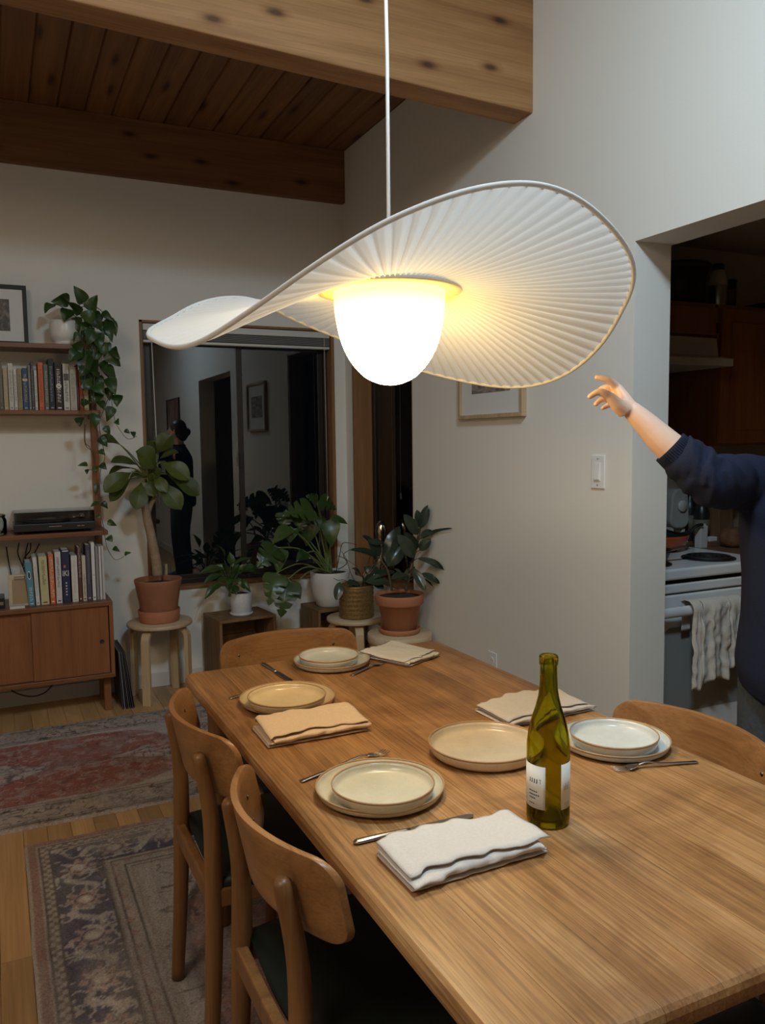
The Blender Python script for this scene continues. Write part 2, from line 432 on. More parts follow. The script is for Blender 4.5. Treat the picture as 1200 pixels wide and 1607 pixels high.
# right wall with the kitchen opening and the narrow window
DY0, DY1, DZ = .90, 2.21, 2.10
SY0, SY1, SZ0, SZ1 = 3.88, 4.668, .58, 2.09
mb = MB()
mb.box(XR, XR+WT, YF, DY0, 0, ZC).box(XR, XR+WT, DY0, DY1, DZ, ZC).box(XR, XR+WT, DY1, SY0, 0, ZC)
mb.box(XR, XR+WT, SY0, SY1, 0, SZ0).box(XR, XR+WT, SY0, SY1, SZ1, ZC).box(XR, XR+WT, SY1, YB+.16, 0, ZC)
struct(mb.build('wall_right', M['wall']))
# back wall with the slider window
BX0, BX1, BZ0, BZ1 = .775, 1.962, .565, 2.125
mb = MB()
mb.box(XL, BX0, YB, YB+.16, 0, ZC).box(BX0, BX1, YB, YB+.16, 0, BZ0).box(BX0, BX1, YB, YB+.16, BZ1, ZC).box(BX1, XR, YB, YB+.16, 0, ZC)
struct(mb.build('wall_back', M['wall']))
struct(MB().box(XL-.12, XL, YF, YB+.16, 0, ZC).build('wall_left', M['wall']))
struct(MB().box(XL-.12, XR+WT, YF-.12, YF, 0, ZC).build('wall_front', M['wall']))
# floor: base and single boards
floor = struct(MB().box(XL-.1, 4.7, YF-.1, YB+.15, -.12, -.012).build('floor', M['floorw']))
bw = .0815
fm = MB().box(-bw/2+.0007, bw/2-.0007, -.5, .5, -.012, 0).mesh('floor_board'); fm.materials.append(M['floorw'])
nb = 0
x = -.745
row = 0
while x < XR-.01:
    y = .35 - random.random()*.8
    while y < YB:
        L = random.choice((.7, .95, 1.2, 1.45)); y0 = max(y, .3); y1 = min(y+L, YB)
        if y1-y0 > .05:
            o = bpy.data.objects.new('floor_board', fm); COL.objects.link(o); o.parent = floor
            o.location = (x, (y0+y1)/2, 0); o.scale = (min(1, (XR-x)*2/bw) if x+bw/2 > XR else 1, (y1-y0-.0014), 1); nb += 1
        y += L
    x += bw
mb = MB()
mb.box(XL-.1, -.745-bw/2, YF-.1, YB+.1, -.012, 0).box(-.745-bw/2, 4.7, YF-.1, .3, -.012, 0).box(XR, 4.7, .3, 3.2, -.012, 0)
mb.build('plain_floor', M['floorw'], floor)
# plank ceiling, boards running front to back, pitch .138
ceil = struct(MB().box(XL-.1, XR+WT, YF-.1, YB+.16, ZC+.02, ZC+.14).build('ceiling', M['pine']))
pw = .1385
pm = MB(); h = pw/2
pm.add([(-h, -.5, .02), (-h, -.5, .010), (-h+.007, -.5, 0), (h-.007, -.5, 0), (h, -.5, .010), (h, -.5, .02),
        (-h, .5, .02), (-h, .5, .010), (-h+.007, .5, 0), (h-.007, .5, 0), (h, .5, .010), (h, .5, .02)],
       [(0,1,7,6),(1,2,8,7),(2,3,9,8),(3,4,10,9),(4,5,11,10),(5,0,6,11),(0,5,4,3,2,1),(6,7,8,9,10,11)])
pme = pm.mesh('ceiling_plank'); pme.materials.append(M['pine'])
x = .321 - pw*8
while x < XR:
    w = min(1.0, (XR-(x-h))/pw)
    o = bpy.data.objects.new('ceiling_plank', pme); COL.objects.link(o); o.parent = ceil
    o.location = (x if w == 1 else (x-h+XR)/2, (2.94+YB)/2, ZC); o.scale = (w, YB-2.94, 1); x += pw
MB().box(XL, .321-pw*8.5, 2.94, YB, ZC, ZC+.03).box(XL, XR, YF, 2.81, ZC-.01, ZC+.03).build('plain_ceiling', M['wall'], ceil)
# beams
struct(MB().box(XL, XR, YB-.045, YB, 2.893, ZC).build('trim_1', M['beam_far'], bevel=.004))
mtx = Matrix.Translation((XR, 0, 0)) @ Matrix.Rotation(math.atan2(.0645, 1.76), 4, 'Y') @ Matrix.Translation((-XR, 0, 0))
mb = MB(); zb = 2.738
mb.box(XL-.2, XR, 2.806, 2.941, zb, zb+.44, mtx)
struct(mb.build('trim_2', M['beam'], bevel=.006))
# baseboards
struct(MB().box(XL, XR-.013, YB-.013, YB, 0, .085).build('baseboard_back', M['trim'], bevel=.003))
struct(MB().box(XR-.013, XR, DY1, YB, 0, .085).box(XR-.013, XR, YF, DY0, 0, .085).build('baseboard_right', M['trim'], bevel=.003))

# back window: wooden liner, bronze slider frame, two panes, blind
win = struct(MB().box(BX0, BX0+.018, YB-.004, YB+.16, BZ0, BZ1).box(BX1-.020, BX1, YB-.004, YB+.16, BZ0, BZ1)
             .box(BX0, BX1, YB-.012, YB+.16, BZ0, BZ0+.018).box(BX0, BX1, YB-.004, YB+.16, BZ1-.014, BZ1).build('window_1', M['fir_jamb'], bevel=.002))
fy0, fy1 = YB+.075, YB+.115
wx0, wx1, wz0, wz1 = BX0+.018, BX1-.020, BZ0+.018, BZ1-.014
mb = MB().box(wx0, wx0+.022, fy0, fy1, wz0, wz1).box(wx1-.022, wx1, fy0, fy1, wz0, wz1).box(wx0, wx1, fy0, fy1, wz0, wz0+.03).box(wx0, wx1, fy0, fy1, wz1-.03, wz1)
mb.build('outer_frame', M['alum'], win, bevel=.002)
xm = 1.37
for k, (a, b, yy) in enumerate(((wx0+.022, xm+.018, fy0+.004), (xm-.018, wx1-.022, fy0+.022))):
    mb = MB().box(a, a+.03, yy, yy+.014, wz0+.03, wz1-.03).box(b-.034, b, yy, yy+.014, wz0+.03, wz1-.03).box(a, b, yy, yy+.014, wz0+.03, wz0+.055).box(a, b, yy, yy+.014, wz1-.055, wz1-.03)
    s_ = mb.build('sash', M['alum'], win, bevel=.002)
    MB().box(a+.03, b-.034, yy+.005, yy+.009, wz0+.055, wz1-.055).build('pane', M['pane'], s_)
MB().box(xm-.012, xm+.004, fy0-.012, fy0+.004, 1.27, 1.36).build('latch', M['black'], win, bevel=.003)
bl = thing('window_blind', 'white venetian blind drawn up under the head of the wide back window', 'blind', ((wx0+wx1)/2, YB+.035, 2.1))
hw = (wx1-wx0)/2-.004
MB().box(-hw, hw, -.025, .025, -.03, .008).build('headrail', M['blind'], bl, bevel=.003)
for k in range(9):
    MB().box(-hw, hw, -.022, .022, -.037-k*.0052, -.034-k*.0052).build('slat', M['blindslat'], bl)
MB().box(-hw, hw, -.022, .022, -.098, -.083).build('bottom_rail', M['blind'], bl, bevel=.003)
a0 = on_y(237, 520, YB+.005); a1 = on_y(248, 690, YB+.005)
MB().tube([(a0.x-bl.location.x, -.03, -.02), (a0.x+.012-bl.location.x, -.03, a1.z-2.1-.4)], .003, 6).build('tilt_wand', M['blind'], bl, True)
a0 = on_y(509, 560, YB+.005)
MB().tube([(a0.x-bl.location.x, -.03, -.02), (a0.x-bl.location.x+.004, -.03, -1.02)], .0018, 5).build('pull_cord', M['blind'], bl, True)
MB().lathe([(.001, 0), (.006, -.004), (.008, -.035), (.004, -.045), (.001, -.046)], 8, (a0.x-bl.location.x+.004, -.03, -1.02)).build('cord_tassel', M['blind'], bl, True)

# narrow side window in the right wall
x0w, x1w = XR+.115, XR+.15
w2 = struct(MB().box(XR-.003, XR+WT, SY1-.02, SY1+.012, SZ0, SZ1).box(XR+.006, XR+WT, SY0-.0, SY0+.02, SZ0, SZ1)
            .box(XR-.003, XR+WT, SY0, SY1, SZ0-.0, SZ0+.02).box(XR-.003, XR+WT, SY0, SY1, SZ1-.02, SZ1).build('window_2', M['fir_jamb'], bevel=.002))
mb = MB().box(x0w, x1w, SY1-.06, SY1-.02, SZ0+.02, SZ1-.02).box(x0w, x1w, SY0+.02, SY0+.06, SZ0+.02, SZ1-.02).box(x0w, x1w, SY0+.06, SY1-.06, SZ0+.02, SZ0+.06).box(x0w, x1w, SY0+.06, SY1-.06, SZ1-.06, SZ1-.02)
s_ = mb.build('sash', M['alum'], w2, bevel=.002)
MB().box(x0w+.012, x0w+.017, SY0+.06, SY1-.06, SZ0+.06, SZ1-.06).build('pane', M['pane'], s_)

# ------------------------------------------------------------------ kitchen shell
KY, KX, KZ = 3.075, 4.55, 2.37
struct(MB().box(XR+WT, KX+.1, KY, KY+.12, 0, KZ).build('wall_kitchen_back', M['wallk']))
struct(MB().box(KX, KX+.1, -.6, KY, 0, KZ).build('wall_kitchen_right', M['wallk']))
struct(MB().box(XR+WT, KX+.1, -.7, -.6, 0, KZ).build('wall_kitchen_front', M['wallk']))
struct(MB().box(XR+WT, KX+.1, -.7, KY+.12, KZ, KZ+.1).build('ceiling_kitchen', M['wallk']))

# ------------------------------------------------------------------ dining table
TX0, TX1, TY0, TY1, TZ = .470, 1.322, .668, 2.36, .75
tbl = thing('dining_table', 'long oak dining table with rounded edges laid for a meal', 'table', ((TX0+TX1)/2, (TY0+TY1)/2, 0))
cx, cy = tbl.location.x, tbl.location.y
hx, hy = (TX1-TX0)/2, (TY1-TY0)/2
bm = bmesh.new()
layers = []
for ins, z in ((.016, TZ-.040), (.007, TZ-.038), (.001, TZ-.031), (0, TZ-.024), (0, TZ-.014), (.003, TZ-.006), (.009, TZ-.0015), (.018, TZ)):
    layers.append([bm.verts.new((a, b, z)) for a, b in rrect(-hx+ins, hx-ins, -hy+ins, hy-ins, .030-ins*.6, 6)])
n = len(layers[0])
for A, B in zip(layers, layers[1:]):
    for i in range(n): bm.faces.new((A[i], A[(i+1) % n], B[(i+1) % n], B[i]))
bm.faces.new(layers[0][::-1]); bm.faces.new(layers[-1])
slab = bpy.data.meshes.new('slab'); bm.to_mesh(slab); bm.free()
cuts = [-hx-.01, -.322, -.215, -.118, .012, .118, .238, .338, hx+.01]
for a, b in zip(cuts, cuts[1:]):
    bm = bmesh.new(); bm.from_mesh(slab)
    for xx, nx in ((a+.0003, -1), (b-.0003, 1)):
        g = bm.verts[:]+bm.edges[:]+bm.faces[:]
        r_ = bmesh.ops.bisect_plane(bm, geom=g, plane_co=(xx, 0, 0), plane_no=(nx, 0, 0), clear_outer=True)
        ed = [e for e in r_['geom_cut'] if isinstance(e, bmesh.types.BMEdge)]
        if ed: bmesh.ops.contextual_create(bm, geom=ed)
    me = bpy.data.meshes.new('table_board'); bm.to_mesh(me); bm.free()
    place(me, 'table_board', M['table'], tbl)
for sx in (-1, 1):
    for sy in (-1, 1):
        MB().lathe([(.019, .0125), (.022, .02), (.030, TZ-.10), (.030, TZ-.0405)], 20, (sx*(hx-.075), sy*(hy-.10), 0)).build('leg', M['chairwood'], tbl, True)
MB().box(-hx+.075, hx-.075, hy-.115, hy-.09, TZ-.105, TZ-.0405).box(-hx+.075, hx-.075, -hy+.09, -hy+.115, TZ-.105, TZ-.0405)\
    .box(-hx+.066, -hx+.088, -hy+.1, hy-.1, TZ-.105, TZ-.0405).box(hx-.088, hx-.066, -hy+.1, hy-.1, TZ-.105, TZ-.0405).build('apron', M['chairwood'], tbl)

# ------------------------------------------------------------------ chairs (local +x is the way the sitter faces)
def make_chair(label, loc, rz):
    t = thing('dining_chair', label, 'chair', loc, rz, 'oak dining chairs with dark seats round the table')
    # rear posts double as back uprights
    for s in (-1, 1):
        pts = spline([(-.228, s*.180, .0125), (-.214, s*.178, .22), (-.206, s*.174, .42), (-.206, s*.166, .60), (-.2265, s*.158, .735)], 5)
        k = len(pts); rad = [lerp(.0165, .021, min(1, i/(k*.45))) if i < k*.55 else lerp(.021, .0145, (i-k*.55)/(k*.45)) for i in range(k)]
        pts.append(pts[-1]+Vector((-.002, 0, .008))); rad.append(.009)
        MB().tube(pts, rad, 14).build('leg', M['chairwood'], t, True)
        pts = [(.205, s*.200, .0125), (.200, s*.196, .22), (.192, s*.190, .425)]
        MB().tube(pts, [.015, .018, .020], 14).build('leg', M['chairwood'], t, True)
    # curved back panel, 170 high, ends come forward, top leans back
    W, H, n = .468, .150, 40
    out = rrect(-W/2, W/2, -H/2, H/2, .036, 6)
    def bk(u, v, d):
        u2 = u/(W/2); base = -.232 + .082*u2*u2
        up = v*.97
        return Vector((base - v*.20 + d, u, .712 + up + .005*(1-u2*u2)))
    bm = bmesh.new()
    # gridded panel so the curve is smooth
    cols = [-W/2*math.cos(PI*i/n) for i in range(n+1)]
    def vspan(u):
        r = .040; a = abs(u)-(W/2-r)
        return H/2 if a <= 0 else H/2-r+math.sqrt(max(0, r*r-a*a))
    mbp = MB(); th = .0065; vs = []
    secs = 8
    for u in cols:
        hv = max(vspan(u), .004)
        ring = []
        for q in range(secs+1): ring.append(bk(u, -hv+2*hv*q/secs, th))
        for q in range(secs+1): ring.append(bk(u, hv-2*hv*q/secs, -th))
        vs += ring
    R = 2*(secs+1); fs = []
    for i in range(n):
        for q in range(R): fs.append((i*R+q, i*R+(q+1) % R, (i+1)*R+(q+1) % R, (i+1)*R+q))
    fs.append(tuple(range(R))); fs.append(tuple(n*R+q for q in range(R))[::-1])
    mbp.add(vs, fs); mbp.build('backrest', M['chairback'], t, True, bevel=.003)
    for s in (-1, 1):
        for v in (-.028, .022):
            u = s*.165; p = bk(u, v, th)
            MB().lathe([(0, -.001), (.0045, 0), (.0045, .002), (0, .0028)], 10).build('screw', M['brass'], t, True, loc=tuple(p), rot=(0, PI/2, 0))
    # seat cushion
    def seat(u, v):
        sx = u*2-1; sy = v*2-1
        e = max(abs(sx), abs(sy)); z = .452 + .020*(1-e**5) + .010*(1-sx*sx)*(1-sy*sy)*-.6
        wx = .205; wy = .222 - .022*(1-u)
        k = 1-.06*(sx*sx*sy*sy)
        return Vector((sx*wx*k+.005, sy*wy*k, z))
    mbs = MB().grid(seat, 17, 17)
    o = mbs.build('seat', M['seat'], t, True, fixn=False)
    md = o.modifiers.new('thick', 'SOLIDIFY'); md.thickness = .030; md.offset = 1 if False else -1
    # rails
    MB().box(-.222, -.198, -.168, .168, .395, .442).build('back_rail', M['chairwood'], t, bevel=.005)
    MB().box(.178, .202, -.180, .180, .395, .432).build('front_rail', M['chairwood'], t, bevel=.005)
    for s in (-1, 1):
        mb = prism([(-.20, .395), (.19, .395), (.19, .432), (-.20, .438)], lambda a, b, d: Vector((a, d, b)), s*.181-.010, s*.181+.010)
        mb.build('side_rail', M['chairwood'], t, bevel=.004)
    return t
make_chair('nearest oak chair on the left long side, dark seat, beside the white napkin', (.600, 1.322, 0), 0)
make_chair('second oak chair on the left long side, standing beside the tan napkin', (.600, 1.893, 0), 0)
make_chair('oak chair at the far head of the table before the crates', (.848, 2.335, 0), -PI/2)
make_chair('oak chair on the right long side below the person in the navy sweater', (1.190, 1.275, 0), PI)
make_chair('oak chair at the near head, only its dark seat showing under the table edge', (.935, .728, 0), PI/2)

# ------------------------------------------------------------------ pendant lamp
LX, LY, LZ = .786, 1.598, 1.726
lamp = thing('pendant_lamp', 'large wavy pleated white pendant lamp with a glowing opal dome over the table', 'lamp', (LX, LY, LZ))
kn = [(17,.018),(27,.036),(37,.056),(44,.074),(52.5,.095),(61,.104),(67,.100),(78,.078),(92,.029),(100,-.011),(107.4,-.047),(115,-.085),(122,-.111),(128,-.131),(135,-.141),(142,-.134),(149,-.117),(165,-.085),(180,-.05),(191,-.021),(200,.017),(211,.051),(219,.066),(227,.071),(235,.042),(243,.015),(253,-.013),(267,-.065),(281,-.113),(293,-.141),(303,-.161),(314,-.170),(324,-.161),(334,-.137),(343,-.103),(352,-.065),(358.6,-.028)]
ka = np.array([k[0] for k in kn], float); kz = np.array([k[1] for k in kn])
ka3 = np.concatenate((ka-360, ka, ka+360)); kz3 = np.concatenate((kz,)*3)
aa = np.arange(0, 360, 1.0); zz = np.interp(aa, ka3, kz3)
ker = np.exp(-.5*(np.arange(-15, 16)/4.5)**2); ker /= ker.sum()
zz = np.convolve(np.concatenate((zz[-15:], zz, zz[:15])), ker, 'same')[15:-15]
def rim_dz(deg): return float(np.interp(deg % 360, np.append(aa, 360), np.append(zz, zz[0])))
lr = Vector((math.cos(YAW), -math.sin(YAW), 0)); lt = Vector((-math.sin(YAW), -math.cos(YAW), 0))
RIM, RIN, NP = .503, .118, 98
def shade_pt(deg, s, off=0.0):
    a = math.radians(deg); r = RIN + (RIM-RIN)*s
    z = .022*(1-s)**2 + rim_dz(deg)*(s**1.25)
    return lr*(r*math.cos(a)) + lt*(r*math.sin(a)) + Vector((0, 0, z+off))
sub = 12; ns = 26
def pleat(i, s):
    ph = (i % sub)/sub
    # one narrow folded ridge per pleat
    rdg = math.exp(-((ph-.5)/.105)**4)
    return (-.0040*rdg*(.5+.5*s)+.0062*(abs(ph-.5)*2-.5)*(.4+.6*s)*(1 if ph > .5 else .55))*min(1, (1.02-s)*14)
na = NP*sub
mb = MB().grid(lambda u, v: shade_pt(u*360, v, pleat(int(round(u*na)), v)), na, ns, closed_u=True)
mb.build('shade', M['cloth'], lamp, True, fixn=False)
rimpts = [shade_pt(k, 1.0) for k in range(0, 360, 2)]
mbr = MB(); kk = len(rimpts); nn = 8; vs = []; fs = []
for i, p in enumerate(rimpts):
    t = (rimpts[(i+1) % kk]-rimpts[i-1]).normalized(); a = Vector((0, 0, 1)); a = (a-t*a.dot(t)).normalized(); b = t.cross(a)
    for j in range(nn): vs.append(p+a*(.0048*math.cos(2*PI*j/nn))+b*(.0048*math.sin(2*PI*j/nn)))
for i in range(kk):
    for j in range(nn): fs.append((i*nn+j, i*nn+(j+1) % nn, ((i+1) % kk)*nn+(j+1) % nn, ((i+1) % kk)*nn+j))
mbr.add(vs, fs); mbr.build('rim_wire', M['cloth'], lamp, True)
MB().lathe([(.119, .024), (.155, .020), (.157, .016), (.155, .013), (.119, .0145)], 64, close=True).build('collar', M['lampwhite'], lamp, True)
MB().lathe([(.0, .065), (.03, .062), (.118, .030), (.1195, .012), (.116, .010), (.110, .022), (.0, .05)], 48, close=False).build('canopy_cap', M['lampwhite'], lamp, True)
g = []
gt = [0, .006, .02, .05, .09, .15, .22, .30, .38, .46, .54, .62, .70, .78, .84, .90, .94, .975, 1.0]
gr = np.interp(gt, [0, .006, .02, .05, .09, .18, .26, .34, .43, .52, .60, .68, .78, .88, 1.0], [0, 42, 88, 140, 188, 253, 293, 325, 350, 369, 381, 391, 400, 406, 408])
for k in range(len(gt)-1, -1, -1): g.append((float(gr[k])/408*.1205, .016-.200*(1-gt[k])))
MB().lathe(g, 48).build('globe', M['glow'], lamp, True)
MB().tube([(0, 0, .05), (.001, 0, .5), (-.004, .003, 1.0), (-.006, .004, ZC-.01-LZ)], .0042, 8).build('cord', M['cordw'], lamp, True)

# ------------------------------------------------------------------ tableware
def plate(label, x, y, z, r, glz, group, h=.021):
    t = thing('dinner_plate' if r > .105 else 'side_plate', label, 'plate', (x, y, z), random.random()*6, group)
    prof = [(0, .003), (r*.55, .003), (r*.56, 0), (r*.62, 0), (r*.64, .002), (r*.90, .0040), (r*.955, h*.35), (r*.982, h*.7), (r*.992, h-.003),
            (r*.972, h-.0025), (r*.955, h*.7), (r*.925, h*.45), (r*.86, .0100), (r*.6, .0078), (r*.3, .0072), (r*.1, .0068), (0, .0066)]
    MB().lathe(prof, 56).build('body', M[glz], t, True)
    MB().lathe([(r*.989, h-.0048), (r, h-.0022), (r*.994, h-.0004), (r*.982, h), (r*.969, h-.0022), (r*.976, h-.0042)], 56, close=True).build('rim', M['glaze_rim'], t, True)
    return t
G = 'stoneware plates on the table'
plate('large sage plate at the nearest left place, under a smaller one', .635, 1.357, TZ, .124, 'glaze_sage', G)
plate('smaller sage plate stacked on the large one nearest the camera', .625, 1.322, TZ+.0105, .097, 'glaze_sage', G, .029)
plate('large sand-yellow plate beside the tan napkin, under a smaller one', .655, 1.955, TZ, .124, 'glaze_sand', G)
plate('smaller sand-yellow plate stacked beside the tan napkin', .637, 1.908, TZ+.0105, .099, 'glaze_sand', G, .029)
plate('large white plate at the far head of the table, under a smaller one', .892, 2.238, TZ, .116, 'glaze_white', G)
plate('smaller white plate stacked at the far head of the table', .875, 2.218, TZ+.0105, .090, 'glaze_white', G, .029)
plate('single deep oat plate alone in the middle, left of the bottle', .920, 1.432, TZ, .122, 'glaze_oat', G, .030)
plate('large white plate behind the bottle on the right, under a smaller one', 1.196, 1.343, TZ, .121, 'glaze_white', G)
plate('smaller white plate stacked behind the bottle on the right', 1.178, 1.322, TZ+.0105, .094, 'glaze_white', G, .029)

def napkin(label, x, y, rz, sx, sy, layers, mat, seed, lh=.0075):
    t = thing('napkin', label, 'napkin', (x, y, TZ), rz, 'folded linen napkins on the table')
    rnd = random.Random(seed); path = []
    # folded strip seen from its end: the cloth runs to and fro over half of sy, with round folds
    for k in range(layers):
        z = .0035 + k*lh
        a, b = (-sy/2, sy/2) if k % 2 == 0 else (sy/2, -sy/2)
        sh = rnd.uniform(-.012, .012) if k else 0
        if k == layers-1: sh += .012
        for q in range(13):
            f = q/12; path.append((lerp(a, b, f) + sh*(1-f if k % 2 == 0 else f)*0 + (sh if 0 < q < 12 else sh*.5), z))
        if k < layers-1:
            s_ = 1 if k % 2 == 0 else -1
            for q in range(1, 5):
                an = -PI/2+PI*q/5
                path.append((s_*sy/2+s_*math.cos(an)*lh*.55, z+lh/2+math.sin(an)*lh/2))
    nx = 40; n = len(path)
    def fn(u, v):
        i = min(n-1, int(round(v*(n-1)))); py, pz = path[i]; X = (u-.5)*sx
        zt = pz/(layers*lh)
        w = mnoise.noise(Vector((X*8+seed*3, py*9, pz*30)))
        w2 = mnoise.noise(Vector((X*34+py*22+seed, py*26-X*12, 2.0+pz*60)))
        e = mnoise.noise(Vector((u*9+seed, 5.0+pz*90, 0)))
        edge = abs(u-.5)*2
        pz2 = max(.0022, pz*(1+.16*w) + .0045*w*zt + .0022*w2*zt - .004*zt*max(0, edge-.9)*10)
        return Vector((X + (u-.5)*.018*e + (.016*mnoise.noise(Vector((seed*2.0, round(pz/lh)*7.3, 1.5)))+.010*e)*max(0, edge-.8)/.2, py + .008*e*(.4+zt) + .0010*w2 + .006*math.sin(u*5+seed+pz*120)*zt, pz2))
    MB().grid(fn, nx, n).build('cloth', M[mat], t, True, solid=.0022, fixn=False)
    return t
napkin('white linen napkin folded thick at the nearest left place, below the table knife', .650, 1.082, .012, .245, .118, 4, 'linen', 3, .0080)
napkin('tan linen napkin folded beside the sand-yellow plates', .636, 1.732, -.02, .235, .125, 4, 'linent', 8, .0085)
napkin('bright white napkin folded at the far right end of the table', 1.114, 2.208, .45, .16, .175, 4, 'linenw', 12, .0068)
napkin('pinkish linen napkin folded on the right side behind the bottle', 1.178, 1.603, .03, .255, .135, 4, 'linen', 21, .006)

def frame_from(p0, p1):
    d = Vector(p1)-Vector(p0); return math.atan2(d.y, d.x), d.length
def knife(label, p0, p1, grp='steel cutlery on the table'):
    a, L = frame_from(p0, p1); t = thing('table_knife', label, 'knife', (p0[0], p0[1], TZ), a, grp)
    pts = [(0, 0, .004), (.006, 0, .0045), (.05, 0, .0046), (.095, 0, .0042), (.105, 0, .004)]
    MB().tube([Vector(p) for p in pts], [(.002, .004), (.0036, .0075), (.0038, .0065), (.0034, .005), (.0026, .0045)], 10, up=(0, 0, 1)).build('handle', M['steel'], t, True)
    hb = .0085; out = [(.104, -.0042), (.112, -hb), (L-.02, -hb), (L-.004, -hb*.4), (L, .002), (L-.01, .0085), (.112, .0075), (.104, .0042)]
    prism(out, lambda x, y, d: Vector((x, y, d)), .0030, .0048).build('blade', M['steel'], t, bevel=.0006)
def fork(label, p0, p1, grp='steel cutlery on the table'):
    a, L = frame_from(p0, p1); t = thing('fork', label, 'fork', (p0[0], p0[1], TZ), a, grp)
    pts = spline([(0, 0, .003), (.03, 0, .0045), (.08, 0, .007), (L-.075, 0, .013), (L-.055, 0, .0085)], 4)
    k = len(pts); MB().tube(pts, [(.0016, lerp(.0065, .003, (i/(k-1))**.7)) for i in range(k)], 10, up=(0, 0, 1)).build('handle', M['steel'], t, True)
    def hd(u, v):
        w = lerp(.003, .0115, min(1, u*1.5)); X = L-.058+.026*u
        return Vector((X, (v-.5)*2*w, lerp(.0085, .0035, u)+.0012*(2*v-1)**2))
    MB().grid(hd, 7, 9).build('head', M['steel'], t, True, solid=.0016)
    for q in range(4):
        yy = -.0099+q*.0066
        MB().tube([(L-.034, yy, .0042), (L-.015, yy, .0032), (L, yy*.97, .0062)], [(.0008, .0017), (.0008, .0016), (.0005, .0008)], 6, up=(0, 0, 1)).build('tine', M['steel'], t, True)
knife('steel table knife half under the nearest white napkin', (.510, 1.196), (.742, 1.190))
fork('steel fork half under the nearest sage plates, tines showing behind', (.516, 1.471), (.735, 1.532))
fork('steel fork mostly under the sand-yellow plates', (.527, 2.052), (.722, 2.105))
knife('dark steel knife lying left of the far white plates', (.705, 2.335), (.722, 2.115))
fork('steel fork between the far white plates and the bright napkin', (.895, 2.095), (1.040, 2.180))
fork('steel fork lying in the open right of the bottle', (1.278, 1.186), (1.098, 1.234))

# wine bottle
bt = thing('wine_bottle', 'empty olive green wine bottle with white labels standing on the table', 'bottle', (.849, 1.118, TZ), 0)
outp = [(0, .018), (.018, .012), (.028, .002), (.033, 0), (.0365, .004), (.0375, .012), (.0375, .128), (.0372, .145), (.0345, .165), (.029, .187), (.0225, .207), (.0178, .226), (.0155, .243), (.0148, .262), (.0146, .281),
        (.0162, .283), (.0165, .287), (.0165, .294), (.0158, .2975), (.0150, .2985), (.0108, .2985), (.0102, .296), (.0102, .262), (.0112, .243), (.0138, .226), (.0185, .207), (.0252, .187), (.0308, .165), (.0336, .145), (.0340, .128), (.0340, .018), (.031, .012), (.020, .018), (0, .026)]
MB().lathe(outp, 64).build('glass', M['bottle'], bt, True)
def patch(a0, a1, z0, z1, r, n=14):
    return MB().grid(lambda u, v: Vector((r*math.cos(lerp(a0, a1, u)), r*math.sin(lerp(a0, a1, u)), lerp(z0, z1, v))), n, 2)
view = math.atan2(-1.118, -.849)          # towards the camera
lab = []
for nm, a0, a1, z0, z1 in (('front_label', view-2.05, view-.12, .036, .112), ('back_label', view+.62, view+1.75, .036, .116)):
    o = patch(a0, a1, z0, z1, .03775).build(nm, M['paper'], bt, True, solid=.0002, fixn=False); lab.append((o, a0, a1))
def strokes(par, items, r=.0381, c='black'):
    mb = MB()
    for a0, a1, z0, z1 in items:
        k = MB().grid(lambda u, v: Vector((r*math.cos(lerp(a0, a1, u)), r*math.sin(lerp(a0, a1, u)), lerp(z0, z1, v))), 3, 2); mb.add(k.v, k.f)
    mb.build('lettering', M[c], par, fixn=False)['kind'] = 'stuff'
e0 = view-.12
it = []
for q in range(4): it.append((e0-.82+q*.13, e0-.77+q*.13, .0815, .0885)); it.append((e0-.85+q*.13, e0-.77+q*.13, .0810, .0822))
it += [(e0-.30, e0-.20, .0880, .0888), (e0-.25, e0-.23, .0812, .0885)]
for q, w in enumerate((.45, .62, .30)):
    for s in range(6): 
        if (s+1)*.1 <= w+.1: it.append((e0-.86+s*.1, e0-.79+s*.1, .0645-q*.006, .0668-q*.006))
for s in range(3): it.append((e0-.86+s*.12, e0-.78+s*.12, .043, .0448))
strokes(lab[0][0], it)
b0 = view+.62; it = []
for q in range(4): it.append((b0+.16+q*.09, b0+.2+q*.09, .070, .078+.004*(q % 2))); it.append((b0+.12+q*.09, b0+.2+q*.09, .070, .0706))
for q in range(4):
    for s in range(4): it.append((b0+.2+s*.1, b0+.27+s*.1, .046-q*.0032, .0475-q*.0032))
strokes(lab[1][0], it, c='steel')
# ------------------------------------------------------------------ shelving on the back wall
SH1, SH2, SH3, CT = 1.945, 1.605, .968, .604
def shelf(label, x0, x1, y0, ztop, th):
    t = thing('wall_shelf', label, 'shelf', ((x0+x1)/2, YB, ztop-th), 0, None); h_ = (x1-x0)/2
    MB().box(-h_, h_, y0-YB, -.001, 0, th).build('board', M['teak'], t, bevel=.002)
    MB().box(h_-.034-.012, h_-.034, y0-YB+.05, -.04, -.022, -.0005).build('bracket', M['brass'], t, bevel=.002)
    return t
shelf('topmost teak wall shelf carrying the framed photo and the trailing plant', -.95, .505, 4.555, SH1, .024)
shelf('middle teak wall shelf carrying the upper row of books', -.95, .522, 4.555, SH2, .022)
shelf('lowest teak wall shelf carrying the record player', -.95, .528, 4.495, SH3, .024)
up = thing('shelf_upright', 'slim teak upright on the wall behind the trailing vine', 'post', (.508, YB-.022, 0))
MB().box(-.018, .018, -.018, .021, .0, 2.02).build('post', M['teakv'], up, bevel=.002)
